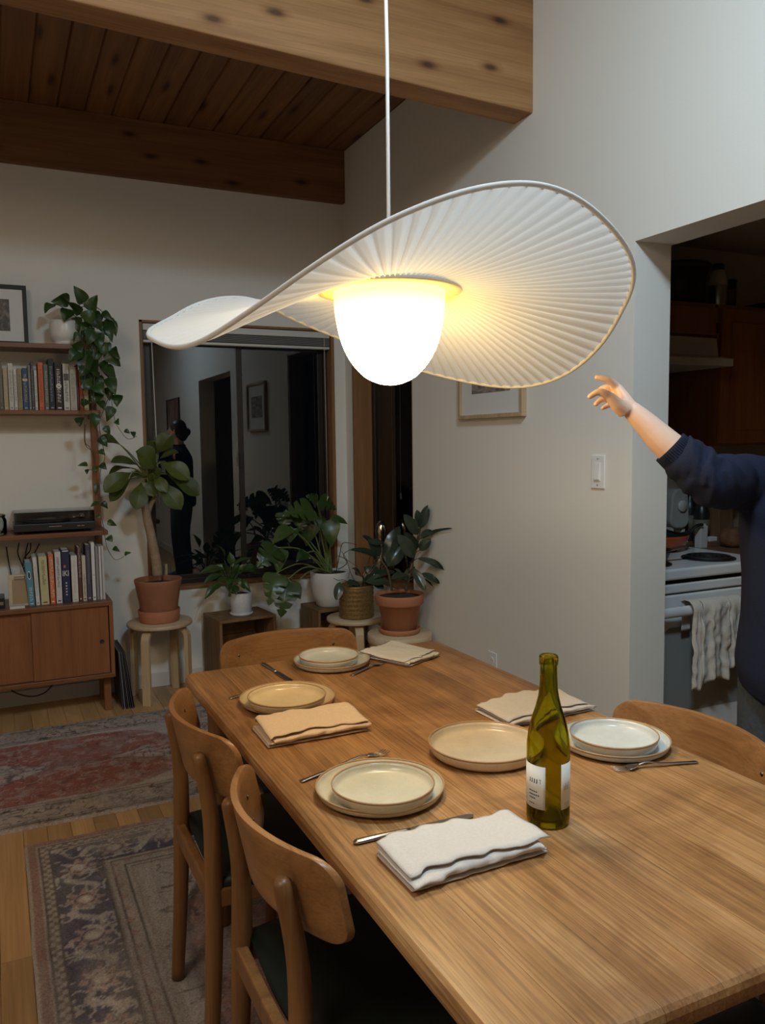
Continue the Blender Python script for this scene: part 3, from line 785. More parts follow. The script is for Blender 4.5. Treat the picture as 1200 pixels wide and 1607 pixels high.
# cabinet with sliding doors
cab = thing('sideboard', 'teak sideboard cabinet with sliding doors under the lower books', 'cabinet', (-.2, 4.40, 0))
cx0, cx1 = -.75, .725
MB().box(cx0, cx1, 0, .34, CT-.022, CT).build('top_panel', M['teak'], cab, bevel=.002)
MB().box(cx1-.02, cx1, .002, .338, .198, CT-.022).build('side_panel', M['teakv'], cab, bevel=.002)
MB().box(cx0, cx0+.02, .002, .338, .198, CT-.022).build('side_panel', M['teakv'], cab, bevel=.002)
MB().box(cx0, cx1, 0, .34, .198, .220).build('bottom_panel', M['teak'], cab, bevel=.002)
MB().box(cx0+.02, cx1-.02, .318, .333, .22, CT-.022).build('back_panel', M['teakv'], cab)
for a, b, yy, hx_ in ((.330, cx1-.024, .016, cx1-.06), (-.30, .35, .032, -.26)):
    d_ = MB().box(a, b, yy, yy+.014, .222, CT-.024).build('door', M['teakv'], cab, bevel=.001)
    MB().lathe([(0, 0), (.010, 0), (.0115, -.002), (.010, -.003), (.007, .001), (0, .002)], 16).build('finger_pull', M['blackmatte'], d_, True, loc=(hx_, yy-.0005, .392), rot=(-PI/2, 0, 0))
for xx, yy in ((cx1-.035, .09), (cx1-.035, .30), (cx0+.03, .09), (cx0+.03, .30)):
    MB().box(xx-.018, xx+.018, yy-.018, yy+.018, 0, .198).build('leg', M['teakv'], cab, bevel=.003)

# books: (left px, right px, top px, colour, label, lettering colour)
def book(label, x0, x1, y0, z0, h, dep, col, ink, style, lean=0, group=None):
    w = x1-x0
    t = thing('book', label, 'book', ((x0+x1)/2, y0, z0), 0, group)
    if lean: t.rotation_euler = (0, lean, 0)
    hw = w/2-.0006; e = min(.003, hw*.4)
    MB().box(-hw, hw, 0, .004, 0, h).box(-hw, -hw+.002, .004, dep, 0, h).box(hw-.002, hw, .004, dep, 0, h).build('cover', cmat(col), t, bevel=min(.0015, hw*.3))
    MB().box(-hw+.002, hw-.002, .004, dep-.004, .003, h-.003).build('pages', M['paper'], t)
    if ink and style:
        mb = MB(); r = random.Random(hash(label) % 9999 if False else sum(map(ord, label)))
        def bar(a, b, c, d): mb.add([(a, -.0006, c), (b, -.0006, c), (b, -.0006, d), (a, -.0006, d)], [(0, 1, 2, 3)])
        lo, hi = style[0]*h, style[1]*h; ww = hw*style[2]; z = hi
        while z > lo:
            s_ = r.uniform(.25, .9)*ww*.9+.0015
            bar(-ww, ww*r.uniform(.3, 1), z-s_*.45, z)
            if r.random() < .6: bar(-ww, -ww*.4, z-s_, z)
            if r.random() < .5: bar(ww*.4, ww, z-s_, z)
            z -= s_+.0028
        bar(-hw*.5, hw*.5, h*.035, h*.06)
        mb.build('lettering', cmat(ink), t, fixn=False)['kind'] = 'stuff'
    return t
upper = [(-14,-7,560,(.20,.07,.03),'dark red book at the far left of the upper row',(.5,.4,.3)),(-6.5,-.5,572,(.42,.40,.36),'grey book cut by the picture edge, upper row',(.1,.1,.1)),
 (0,6.3,566,(.13,.12,.095),'olive grey book at the left end of the upper row',(.3,.3,.25)),
 (7,14.2,576.6,(.44,.33,.19),'tan paperback with cream edges, upper row',(.55,.5,.4)),(15,22.8,570,(.56,.53,.48),'tall white book with grey lettering, upper row',(.2,.2,.2)),
 (23.3,28.6,579,(.60,.56,.51),'short thin white book beside an olive-tan one',(.15,.12,.1)),(29,36.4,578,(.30,.24,.13),'olive-tan book left of the blue one',(.15,.12,.07)),
 (37,45.8,577.5,(.035,.075,.14),'blue book with a small cream patch, upper row',(.5,.4,.3)),(46.2,50.4,573,(.18,.17,.17),'thin grey book right of the blue one',(.5,.48,.45)),
 (50.8,55,567.5,(.07,.065,.065),'thin charcoal book taller than its neighbours, upper row',(.4,.4,.4)),(55.6,60.2,581,(.58,.55,.50),'thin cream booklet left of the orange book',(.2,.15,.1)),
 (62,70.2,568.7,(.56,.13,.045),'bright orange book in the upper row',(.3,.05,.02)),(70.8,77.8,572,(.13,.13,.12),'grey book between the orange and the tall black one',(.5,.48,.44)),
 (78.2,87,563,(.012,.014,.018),'tallest black book of the upper row',(.35,.35,.36)),(88,99.6,568,(.022,.016,.013),'thick black book with white lettering and a white round emblem',(.72,.68,.62)),
 (100.8,110.5,571,(.57,.54,.47),'cream book with a small dark picture on its spine',(.12,.12,.11)),(111.2,121.7,576,(.46,.42,.35),'beige book with faint lettering, right of the cream one',(.33,.3,.25)),
 (122,125.2,572,(.12,.035,.03),'thin maroon book in the upper row',None),(125.8,131,580,(.46,.10,.08),'coral red book half behind the vine',(.2,.04,.03)),(131.8,140,588,(.52,.43,.24),'pale yellow book behind the vine, right end of the upper row',(.3,.2,.1))]
yb = 4.575
for l, r, tp, c_, lab_, ink in upper:
    a = on_y(l, 641, yb).x; b = on_y(r, 641, yb).x; h_ = on_y((l+r)/2, tp, yb).z-SH2
    book(lab_, a, b, yb, SH2, h_, random.uniform(.13, .17), c_, ink, (.18, .85, .45), 0, 'books on the middle shelf')
b12 = [o for o in bpy.data.objects if o.get('label', '').startswith('thick black book')][0]
o = MB().lathe([(0, 0), (.013, 0), (.013, .001), (0, .001)], 20).build('emblem', cmat((.72, .68, .62)), b12, loc=(0, -.001, .125), rot=(PI/2, 0, 0))
MB().grid(lambda u, v: Vector((.007*math.cos(PI+PI*u)*(1-.35*v), -.0024, .006*math.sin(PI+PI*u)*(1-.5*v)+.002)), 9, 2).build('smile', M['black'], b12, loc=(0, 0, .125), fixn=False)
b5 = [o for o in bpy.data.objects if o.get('label', '').startswith('blue book with a small')][0]
MB().box(-.012, .012, -.001, 0, .148, .160).build('patch', cmat((.55, .45, .35)), b5)
b13 = [o for o in bpy.data.objects if o.get('label', '').startswith('cream book with')][0]
MB().box(-.012, .012, -.001, 0, .155, .190).build('picture', M['photo_sepia'], b13)
lower = [(45.8,55.5,881.7,(.085,.25,.33),'teal blue book at the left end of the lower row',(.55,.62,.62),(.12,.42,.5),-.05),(57,63.7,874,(.62,.59,.56),'slim white book between the teal and khaki ones',(.3,.28,.28),(.2,.8,.35),-.035),
 (65,78.3,873,(.52,.47,.26),'thick khaki yellow book in the lower row',(.10,.08,.03),(.42,.92,.30),-.02),(79.8,88,870,(.62,.13,.035),'bright orange book with white lettering, lower row',(.75,.6,.5),(.12,.95,.6),-.012),
 (89,98.6,866,(.58,.54,.55),'pale lilac book with black lettering, lower row',(.05,.04,.06),(.3,.9,.35),0),(99.6,112,862.5,(.018,.022,.065),'navy blue book with large white letters, lower row',None,None,0),
 (114,124,871.7,(.63,.60,.55),'wide white book right of the navy one',(.45,.43,.4),(.2,.9,.25),0),(124.7,130,859,(.11,.035,.03),'maroon book with pale lettering, lower row',(.5,.46,.42),(.45,.98,.6),0),
 (130.8,137,872,(.54,.49,.38),'short cream book beside the maroon one',(.1,.08,.06),(.1,.6,.4),0),(137.6,144.8,855,(.065,.055,.085),'dark violet book in the lower row',(.4,.38,.42),(.3,.9,.2),0),
 (146,151.6,851,(.66,.64,.61),'tall slim white book in the lower row',(.2,.2,.25),(.42,.44,.5),0),(152.5,157,857,(.26,.25,.25),'grey magazine in the lower row',None,None,0),
 (157.6,161.5,857,(.58,.56,.54),'white magazine second from the right end, lower row',None,None,0),(162,166,857,(.48,.47,.46),'pale magazine at the right end of the lower row',None,None,0)]
yl = 4.475
for l, r, tp, c_, lab_, ink, st, ln in lower:
    bot = 951-(l-45)*.075
    a = on_y(l, bot, yl).x; b = on_y(r, bot, yl).x; h_ = on_y((l+r)/2, tp, yl).z-CT
    bk_ = book(lab_, a, b, yl, CT, h_, random.uniform(.15, .21), c_, ink, st, ln, 'books on the sideboard')
    if lab_.startswith('navy'): navyb, nh, nw = bk_, h_, b-a
    if lab_.startswith('teal'): tealb, th_ = bk_, h_
def text_part(s, parent, mat, size, loc, rot, ext=.0004):
    cu = bpy.data.curves.new('lettering', 'FONT'); cu.body = s; cu.size = size; cu.align_x = 'CENTER'; cu.align_y = 'CENTER'; cu.extrude = ext
    o = bpy.data.objects.new('tmp', cu); COL.objects.link(o)
    bpy.context.view_layer.update()
    me = bpy.data.meshes.new_from_object(o.evaluated_get(bpy.context.evaluated_depsgraph_get())); bpy.data.objects.remove(o)
    return place(me, 'lettering', mat, parent, loc=loc, rot=rot)
text_part('IKI', navyb, cmat((.75, .72, .70)), .036, (-.002, -.001, nh*.55), (PI/2, 0, 0)).scale = (.8, 1.15, 1)
mb = MB().box(-.010, .0, -.001, 0, nh*.66, nh*.71); mb.build('title', cmat((.55, .10, .10)), navyb)
mb = MB(); [mb.box(-.004, .003, -.001, 0, nh*(.14+k*.055), nh*(.165+k*.055)) for k in range(5)]; mb.box(-.014, .014, -.001, 0, nh*.965, nh*.985); mb.build('small_title', cmat((.6, .58, .56)), navyb)
MB().lathe([(.0058, 0), (.0075, 0), (.0075, .001), (.0058, .001)], 20, close=True).build('badge', cmat((.6, .66, .66)), tealb, loc=(0, 0, th_*.70), rot=(PI/2, 0, 0)).scale = (1, 3.0, 1)
MB().box(-.006, .006, -.0008, 0, th_*.625, th_*.775).build('badge_fill', cmat((.03, .05, .06)), tealb)

# records leaning on the sideboard end
rlab = ['innermost record sleeve leaning on the sideboard end panel', 'pale grey record sleeve in the row leaning on the sideboard', 'black record sleeve just right of the pale grey one', 'middle grey-brown record sleeve of the leaning row', 'near-black record sleeve right of the grey-brown one', 'brownish record sleeve next to the outermost one', 'outermost black record sleeve by the stool leg']
for k in range(7):
    t = thing('record_sleeve', rlab[k], 'record', (.560+k*.0100, 4.445+.006*math.sin(k*2.3), .0005), 0, 'record sleeves beside the sideboard')
    t.rotation_euler = (0, -.045-k*.014, 0)
    c_ = [(.05,.045,.05),(.30,.29,.29),(.03,.03,.035),(.16,.14,.13),(.04,.035,.04),(.07,.06,.06),(.02,.02,.02)][k]
    MB().box(0, .0036, 0, .315, 0, .315).build('sleeve', cmat(c_), t, bevel=.0006)
# framed photo on the top shelf
fp = thing('picture_frame', 'black framed sepia photo standing on the topmost shelf', 'picture', (.055, 4.70, SH1))
fr = on_y(45, 533, 4.70); fp.location.x = fr.x-.21; fp.rotation_euler = (-.06, 0, 0)
w_, h_ = .21, .315
MB().box(-w_, w_, 0, .016, 0, .022).box(-w_, w_, 0, .016, h_-.022, h_).box(-w_, -w_+.020, 0, .016, .022, h_-.022).box(w_-.020, w_, 0, .016, .022, h_-.022).build('frame', M['blackmatte'], fp, bevel=.001)
MB().box(-w_+.02, w_-.02, .008, .014, .022, h_-.022).build('mat', M['mat_board'], fp)
MB().box(-w_+.085, w_-.085, .006, .009, .075, h_-.075).build('photo', M['photo_sepia'], fp)

# turntable
a = on_y(22, 835, 4.515).x; b = on_y(150, 832, 4.515).x
tt = thing('turntable', 'black record player with a clear smoked lid on the lowest shelf', 'turntable', ((a+b)/2, 4.645, SH3)); w_ = (b-a)/2
MB().box(-w_, w_, -.13, .13, .012, .052).build('plinth', M['black'], tt, bevel=.004)
for sx in (-1, 1):
    for sy in (-1, 1): MB().lathe([(.016, 0), (.018, .004), (.014, .0125)], 14, (sx*(w_-.04), sy*.09, 0)).build('foot', M['blackmatte'], tt, True)
MB().lathe([(0, .054), (.118, .054), (.121, .056), (.121, .064), (.116, .067), (.03, .0665), (0, .0665)], 40, (-.035, 0, 0)).build('platter', M['blackmatte'], tt, True)
MB().lathe([(.118, .067), (.119, .0672), (.119, .0678), (.050, .0678), (.05, .067)], 40, (-.035, 0, 0), True).build('record', M['black'], tt, True)
MB().lathe([(0, .0675), (.048, .0675), (.048, .0682), (0, .0682)], 24, (-.035, 0, 0)).build('record_label', cmat((.55, .52, .46)), tt)
MB().tube([(w_-.05, .08, .05), (w_-.05, .08, .082), (w_-.05, .05, .084), (w_-.085, -.07, .076), (w_-.105, -.088, .074)], .0035, 8).build('tonearm', M['chrome'], tt, True)
MB().lathe([(.017, .052), (.017, .070), (.012, .078), (0, .079)], 18, (w_-.05, .08, 0)).build('arm_base', M['chrome'], tt, True)
MB().box(-.03, .03, -.1312, -.130, .033, .036).build('badge', M['chrome'], tt)
MB().box(w_-.09, w_-.075, -.1312, -.130, .030, .034).box(w_-.07, w_-.055, -.1312, -.130, .030, .034).build('button', M['steel'], tt)
z0, z1 = .053, .108; e = .003
mb = MB().box(-w_+.003, w_-.003, -.127, -.127+e, z0, z1).box(-w_+.003, w_-.003, .127-e, .127, z0, z1).box(-w_+.003, -w_+.006, -.127+e, .127-e, z0, z1).box(w_-.006, w_-.003, -.127+e, .127-e, z0, z1).box(-w_+.003, w_-.003, -.127, .127, z1, z1+e)
mb.build('lid', M['smoked'], tt)
# jar with a leaf at the frame edge
p = on_y(-2, 838, 4.57)
jar = thing('storage_jar', 'clear glass jar with pale contents beside the record player', 'jar', (p.x, 4.57, SH3))
MB().lathe([(0, .003), (.036, .002), (.040, .006), (.040, .075), (.034, .088), (.031, .094), (.0295, .094), (.032, .087), (.0375, .074), (.0375, .008), (0, .006)], 28).build('glass', M['clearjar'], jar, True)
MB().lathe([(0, .0075), (.0372, .009), (.0372, .055), (0, .058)], 24).build('contents', M['paper'], jar, True)
MB().lathe([(.0315, .094), (.035, .0945), (.035, .106), (.030, .109), (0, .109)], 24).build('lid', M['steel'], jar, True)
# small things on the sideboard
p = on_z(45, 948, CT)
cb = thing('small_clipboard', 'small beige clipboard frame leaning beside the teal book', 'clipboard', (on_y(30, 945, 4.50).x, 4.50, CT)); cb.rotation_euler = (-.14, 0, -.1)
MB().box(-.048, .048, 0, .006, 0, .162).build('board', cmat((.52, .42, .28)), cb, bevel=.002)
MB().box(-.030, .042, -.002, 0, .012, .135).build('sheet', cmat((.32, .22, .12)), cb)
MB().box(-.022, .030, -.009, 0, .136, .152).build('clip', M['chrome'], cb, bevel=.002)
p = on_y(2, 948, 4.47)
bx = thing('media_player', 'small black media box at the left end of the sideboard top', 'box', (p.x-.045, 4.53, CT))
MB().box(-.09, .062, -.06, .06, 0, .058).build('case', M['black'], bx, bevel=.004)
MB().box(.005, .055, -.0615, -.06, .018, .034).build('display', M['steel'], bx)
pl = MB().box(-.035, .035, -.03, .03, 0, .012).build('notepad', cmat((.62, .58, .50)), None, bevel=.001, loc=(on_y(27, 951, 4.46).x, 4.455, CT)); tag(pl, 'small cream notepad lying before the clipboard', 'notepad')
mbc = MB()
for k, pts in enumerate((((10, 858), (14, 885), (20, 915)), ((30, 852), (28, 868), (34, 885), (40, 900)), ((44, 852), (40, 872), (44, 892), (50, 905)), ((62, 853), (54, 868), (44, 878), (38, 893)), ((48, 852), (47, 864), (38, 876), (36, 890)))):
    P_ = spline([on_y(u, v, YB-.03-.01*k) for u, v in pts], 6); k_ = MB().tube(P_, .0032, 6); mbc.add(k_.v, k_.f)
tag(mbc.build('power_cables', M['blackmatte'], None, True), 'tangle of black cables hanging behind the lower books', 'cables')
P_ = spline([on_y(u, v, 4.66) for u, v in ((8, 1072), (22, 1086), (48, 1093), (70, 1087), (84, 1073))], 6)
tag(MB().tube(P_, .0035, 6).build('hanging_cable', M['blackmatte'], None, True), 'black cord looping under the sideboard', 'cord')

# ------------------------------------------------------------------ right wall pieces
def wall_frame(label, y0, y1, z0, z1, fw, dep, fm, pm, mw_, x=XR):
    t = thing('picture_frame', label, 'picture', (x, (y0+y1)/2, (z0+z1)/2)); hy_, hz = (y1-y0)/2, (z1-z0)/2
    MB().box(-dep, 0, -hy_, hy_, -hz, -hz+fw).box(-dep, 0, -hy_, hy_, hz-fw, hz).box(-dep, 0, -hy_, -hy_+fw, -hz+fw, hz-fw).box(-dep, 0, hy_-fw, hy_, -hz+fw, hz-fw).build('frame', M[fm], t, bevel=.0015)
    MB().box(-dep*.45, -.002, -hy_+fw, hy_-fw, -hz+fw, hz-fw).build('mat', M['mat_board'], t)
    MB().box(-dep*.45-.0015, -dep*.45, -hy_+mw_[0], hy_-mw_[0], -hz+mw_[1], hz-mw_[1]).build('print', M[pm], t)
    return t
wall_frame('oak framed landscape print on the right wall, half behind the lamp shade', 2.842, 3.362, 1.520, 1.93, .018, .026, 'frameoak', 'photo_bw', (.105, .115))
wall_frame('reddish abstract print on the right wall near the camera, seen only in the window reflection', -.85, -.10, 1.40, 1.98, .015, .022, 'black', 'print_red', (.02, .02))
sw = thing('light_switch', 'white rocker light switch on the right wall by the opening', 'switch', (XR, 2.385, 1.297))
MB().box(-.006, 0, -.037, .037, -.063, .063).build('plate', M['white'], sw, bevel=.003)
MB().box(-.0085, -.006, -.0165, .0165, -.034, .034).build('insert', M['white'], sw, bevel=.001)
MB().add([(-.0085, -.013, -.030), (-.0085, .013, -.030), (-.0085, .013, .030), (-.0085, -.013, .030), (-.0135, -.013, -.028), (-.0135, .013, -.028), (-.009, .013, .030), (-.009, -.013, .030)],
         [(0,3,2,1),(4,5,6,7),(0,1,5,4),(1,2,6,5),(2,3,7,6),(3,0,4,7)]).build('rocker', M['white'], sw, bevel=.001)
for z in (-.049, .049): MB().lathe([(0, 0), (.003, 0), (.003, .001), (0, .0014)], 10).build('screw', M['steel'], sw, loc=(-.006, 0, z), rot=(0, -PI/2, 0))
ou = thing('wall_outlet', 'white wall outlet low on the right wall beyond the table edge', 'outlet', (XR, 3.10, .385))
MB().box(-.006, 0, -.036, .036, -.060, .060).build('plate', M['white'], ou, bevel=.003)
for z in (-.021, .021):
    s_ = MB().lathe([(0, 0), (.0165, 0), (.0165, .002), (0, .002)], 20).build('socket', M['white'], ou, loc=(-.006, 0, z), rot=(0, -PI/2, 0))
    MB().box(-.004, .004, .0045, .0062, .0019, .0023).box(-.004, .004, -.0062, -.0045, .0019, .0023).build('slots', M['black'], s_)

# ------------------------------------------------------------------ stools and crates
def stool(label, x, y, rz, h, r, th=.022):
    t = thing('stool', label, 'stool', (x, y, 0), rz, 'bent-leg birch stools by the window')
    MB().lathe([(0, h-th), (r-.004, h-th), (r, h-th+.004), (r, h-.004), (r-.004, h), (0, h)], 44).build('seat', M['birchtop'], t, True)
    for k in range(4):
        a = PI/4+k*PI/2; d = Vector((math.cos(a), math.sin(a), 0)); s_ = Vector((-d.y, d.x, 0)); R = r-.012
        pts = [d*R*1.02]; pts += [d*R+Vector((0, 0, z)) for z in (.1, .2, .3, h-th-.075)]
        for q in range(1, 6):
            an = PI/2*q/6; pts.append(d*(R-.055+.055*math.cos(an))+Vector((0, 0, h-th-.0665+.055*math.sin(an))))
        pts.append(d*(R-.10)+Vector((0, 0, h-th-.0115)))
        mb = MB(); vs = []; n = len(pts)
        for i, p in enumerate(pts):
            tg = (pts[min(i+1, n-1)]-pts[max(i-1, 0)]).normalized(); nn_ = s_.cross(tg)
            for su, sv in ((-1, -1), (1, -1), (1, 1), (-1, 1)): vs.append(p+s_*.0235*su+nn_*.011*sv)
        fs = [(0, 1, 2, 3), (4*n-1, 4*n-2, 4*n-3, 4*n-4)]
        for i in range(n-1):
            for q in range(4): fs.append((i*4+q, i*4+(q+1) % 4, i*4+4+(q+1) % 4, i*4+4+q))
        mb.add(vs, fs); mb.build('leg', M['birch'], t, bevel=.003)
    return t
stool('birch stool under the tall fig plant, left of the crate', .792, 4.575, .12, .437, .178)
stool('low birch stool under the golden basket, before the second crate', 1.800, 4.135, .5, .44, .165)
stool('birch stool in the corner under the rubber plant pot', 1.858, 3.70, .2, .432, .168, .045)
def crate(label, x, y, rz, w, d, h, th=.016):
    t = thing('wooden_crate', label, 'crate', (x, y, 0), rz, 'wooden crates under the window')
    for z in (0, h-th):
        for k in range(2): MB().box(-w/2, w/2, -d/2+k*d/2+.0008, -d/2+(k+1)*d/2-.0008, z, z+th).build('slat', M['crate'], t, bevel=.002)
    for s in (-1, 1):
        for k in range(2):
            xx = s*(w/2-th/2); MB().box(xx-th/2, xx+th/2, -d/2+k*d/2+.001, -d/2+(k+1)*d/2-.001, th, h-th).build('slat', M['crate'], t, bevel=.002)
    for k in range(3):
        zz = th+k*(h-2*th)/3; MB().box(-w/2+th, w/2-th, d/2-.012, d/2, zz+.001, zz+(h-2*th)/3-.001).build('back_slat', M['crate'], t, bevel=.002)
    return t
crate('open-fronted brown wooden crate under the small white pot', 1.255, 4.600, .10, .345, .285, .424)
crate('second brown crate in the corner under the white monstera pot', 1.842, 4.590, .06, .315, .27, .424)

# ------------------------------------------------------------------ plants
CAMP = Vector((0, 0, EYE))
def profile(kind, t):
    if kind == 'heart': return (min(1, (t/.06)**.5)*.82 if t < .06 else .82+.18*math.sin(min(1, (t-.06)/.16)*PI/2)) * (1 if t < .22 else max(0, 1-((t-.22)/.78)**1.55))
    if kind == 'ob': return math.sin(PI*t**1.55)**.75 if 0 < t < 1 else 0
    if kind == 'lance': return math.sin(PI*t**.85)**.95 if 0 < t < 1 else 0
    if kind == 'oval': return math.sin(PI*t)**.62 if 0 < t < 1 else 0
    if kind == 'mon':
        w = profile('heart', t)
        if t > .25:
            f = ((t-.22)*5.2) % 1.0
            if f > .70: w *= .30
        return w
def leaf(par, base, tip, n, width, kind='heart', arch=.15, fold=.18, mat='pothos', name='leaf', sag=0):
    base = Vector(base); tip = Vector(tip); ax = tip-base; L = ax.length; T = ax/L
    n = Vector(n); n = (n-T*n.dot(T)); n = n.normalized() if n.length > 1e-4 else Vector((0, 0, 1)); b = T.cross(n)
    rows = 26 if kind == 'mon' else 12; cols = (-1, -.66, -.33, -.05, 0, .05, .33, .66, 1)
    vs = []; mid = []; fs = []
    ph = random.random()*6
    for i in range(rows+1):
        t = i/rows
        p = base+ax*t + n*(arch*L*math.sin(PI*t)) - Vector((0, 0, sag*L*t*t))
        w = max(profile(kind, t), .012)*width*.5
        for c in cols:
            cc = c
            rip = .035*width*math.sin(t*9+ph+c*2)*abs(c)
            vs.append(p + b*(w*cc) + n*(fold*w*abs(cc)**1.4*1.0 + rip)); mid.append(1.0 if c == 0 else 0.0)
    for i_, p in enumerate(vs):
        if p.x > 2.024 and p.y < 4.0: p = CAMP+(p-CAMP)*(2.024/p.x)
        if p.y > 4.772: p = CAMP+(p-CAMP)*(4.772/p.y)
        vs[i_] = p
    k = len(cols)
    for i in range(rows):
        for j in range(k-1): fs.append((i*k+j, i*k+j+1, (i+1)*k+j+1, (i+1)*k+j))
    loc = par.location; mb = MB().add([v-loc for v in vs], fs); me = mb.mesh(name)
    at = me.attributes.new('mid', 'FLOAT', 'POINT'); at.data.foreach_set('value', mid)
    return place(me, name, M[mat], par, True)
def stemp(par, pts, r0, r1, mat='stem', name='stem', n=7, k=5):
    P_ = spline(pts, k); m_ = len(P_)
    return MB().tube([p-par.location for p in P_], [lerp(r0, r1, i/(m_-1)) for i in range(m_)], n).build(name, M[mat], par, True)
def facing(p, up=.5, rnd_=.35):
    d = (CAMP-Vector(p)).normalized(); return d*(1-up)+Vector((0, 0, 1))*up+Vector((random.uniform(-rnd_, rnd_), random.uniform(-rnd_, rnd_), random.uniform(-rnd_, rnd_)))

# trailing pothos on the top shelf
pc = on_y(101, 534, 4.655)
po = thing('trailing_pothos', 'trailing heart-leaf vine in a white pot on the topmost shelf', 'plant', (pc.x+.005, 4.655, SH1))
MB().lathe([(0, 0), (.050, 0), (.056, .004), (.060, .018), (.0575, .021), (.074, .030), (.079, .06), (.078, .12), (.074, .132), (.070, .132), (.072, .12), (.072, .10), (0, .098)], 36).build('pot', M['ceramicw'], po, True)
MB().lathe([(0, .104), (.04, .106), (.0715, .101), (.0715, .099)], 24).build('soil', M['soil'], po, True)
PZ = lambda x, y, Y: on_y(x/3.215, 430+y/3.215, Y)
vines = [[(360,190,4.63),(420,150,4.60),(470,230,4.53),(480,420,4.50),(470,640,4.49),(460,800,4.50),(480,960,4.50),(500,1155,4.50),(525,1290,4.47),(540,1380,4.46),(580,1440,4.46),(625,1425,4.46)],
         [(370,180,4.63),(470,160,4.58),(545,240,4.53),(555,420,4.52),(560,600,4.50),(575,720,4.50),(600,780,4.50),(645,832,4.50),(690,818,4.50)],
         [(360,200,4.62),(420,260,4.55),(430,430,4.48),(425,640,4.47),(425,760,4.47),(430,860,4.48),(470,900,4.49),(480,960,4.5)],
         [(350,190,4.64),(300,160,4.60),(265,150,4.57)],
         [(560,600,4.50),(520,690,4.49),(500,760,4.49),(520,870,4.49),(528,930,4.49),(505,1000,4.49),(510,1060,4.49)],
         [(430,760,4.48),(430,850,4.47),(455,880,4.47),(480,980,4.48),(440,985,4.47)]]
for v_ in vines: stemp(po, [PZ(*q) for q in v_], .0022, .0014, 'stemb', 'stem', 6)
pl_ = [(268,152,226,199,55),(345,128,256,140,62),(352,130,300,108,48),(352,178,322,243,66),(425,145,370,58,62),(452,188,492,106,66),(516,190,574,243,36),(405,205,340,140,58),(450,200,512,280,82),(388,215,398,298,48),(545,240,566,348,46),(402,300,368,342,40),(385,345,416,402,50),(398,388,344,447,64),(568,372,606,432,46),(470,280,438,362,60),(480,290,502,385,70),(545,395,609,468,66),(440,410,424,522,74),(470,430,492,524,70),(520,465,582,548,72),(548,520,582,614,58),(418,545,474,582,54),(480,555,526,614,62),(592,608,590,672,52),(406,655,464,650,46),(500,640,532,692,40),(566,668,538,746,48),(402,722,404,772,44),(470,700,482,784,52),(528,768,556,812,34),(588,735,602,762,30),(627,788,656,806,24),(668,795,676,828,26),(500,825,542,874,44),(498,890,531,914,34),(508,958,539,988,34),(442,960,390,968,24),(440,985,438,1012,20),(480,970,490,1002,30),(502,1152,453,1178,26),(512,1152,544,1184,32),(542,1246,590,1270,30),(544,1325,568,1352,34),(572,1380,606,1402,24),(628,1416,662,1406,24),(430,240,480,180,70),(460,330,520,300,60),(505,350,545,420,52),(440,470,400,520,50),(500,600,470,660,54),(490,1060,482,1120,22),(505,1220,478,1226,18)]
for x0, y0, x1, y1, w in pl_:
    Y = 4.47+random.random()*.05 + (.10 if y0 < 250 and x0 < 420 else 0)
    a = PZ(x0, y0, Y); b = PZ(x1, y1, Y-random.uniform(-.005, .03)); leaf(po, a, b, facing(a, .25), w*1.12/3.215/302, 'heart', .10, .22, 'pothos')
for k in range(30):
    x0 = random.uniform(425, 560); y0 = random.uniform(190, 600); a = PZ(x0, y0, 4.53); b = PZ(x0+random.uniform(-45, 45), y0+random.uniform(50, 95), 4.52)
    leaf(po, a, b, facing(a, .2), .055, 'heart', .1, .2, 'pothos')

def soil_disc(par, r, z): MB().lathe([(0, z+.006), (r*.5, z+.008), (r, z), (r, z-.003)], 28).build('soil', M['soil'], par, True)
# fig on the stool
FX, FY = .792, 4.575
fg = thing('fig_plant', 'tall broad-leaved fig with a bare trunk in a terracotta pot on a stool', 'plant', (FX, FY, .437))
MB().lathe([(0, 0), (.106, 0), (.109, .006), (.115, .066), (.112, .069), (.109, .066), (.104, .012), (0, .010)], 44).build('saucer', M['terra'], fg, True)
MB().lathe([(0, .0105), (.096, .0105), (.099, .014), (.106, .10), (.124, .205), (.130, .232), (.129, .238), (.124, .238), (.120, .22), (.117, .205), (0, .203)], 44).build('pot', M['terra2'], fg, True)
soil_disc(fg, .116, .208)
FZ = lambda x, y, dy=0: on_y(150+x/6.18, 660+y/6.18, FY+dy)
stemp(fg, [FZ(600, 1500), FZ(590, 1390), FZ(560, 1230), FZ(530, 1080), FZ(500, 950), FZ(485, 850), FZ(462, 770), FZ(470, 600)], .029, .020, 'trunk', 'trunk', 12)
stemp(fg, [FZ(505, 905), FZ(530, 830), FZ(560, 770), FZ(590, 735)], .015, .012, 'trunk', 'branch', 9)
stemp(fg, [FZ(470, 790), FZ(500, 650), FZ(590, 380), FZ(600, 300)], .016, .007, 'stem', 'shoot', 8)
stemp(fg, [FZ(683, 1500, -.03), FZ(686, 1440, -.03), FZ(682, 1390, -.03)], .009, .008, 'trunk', 'stub', 8)
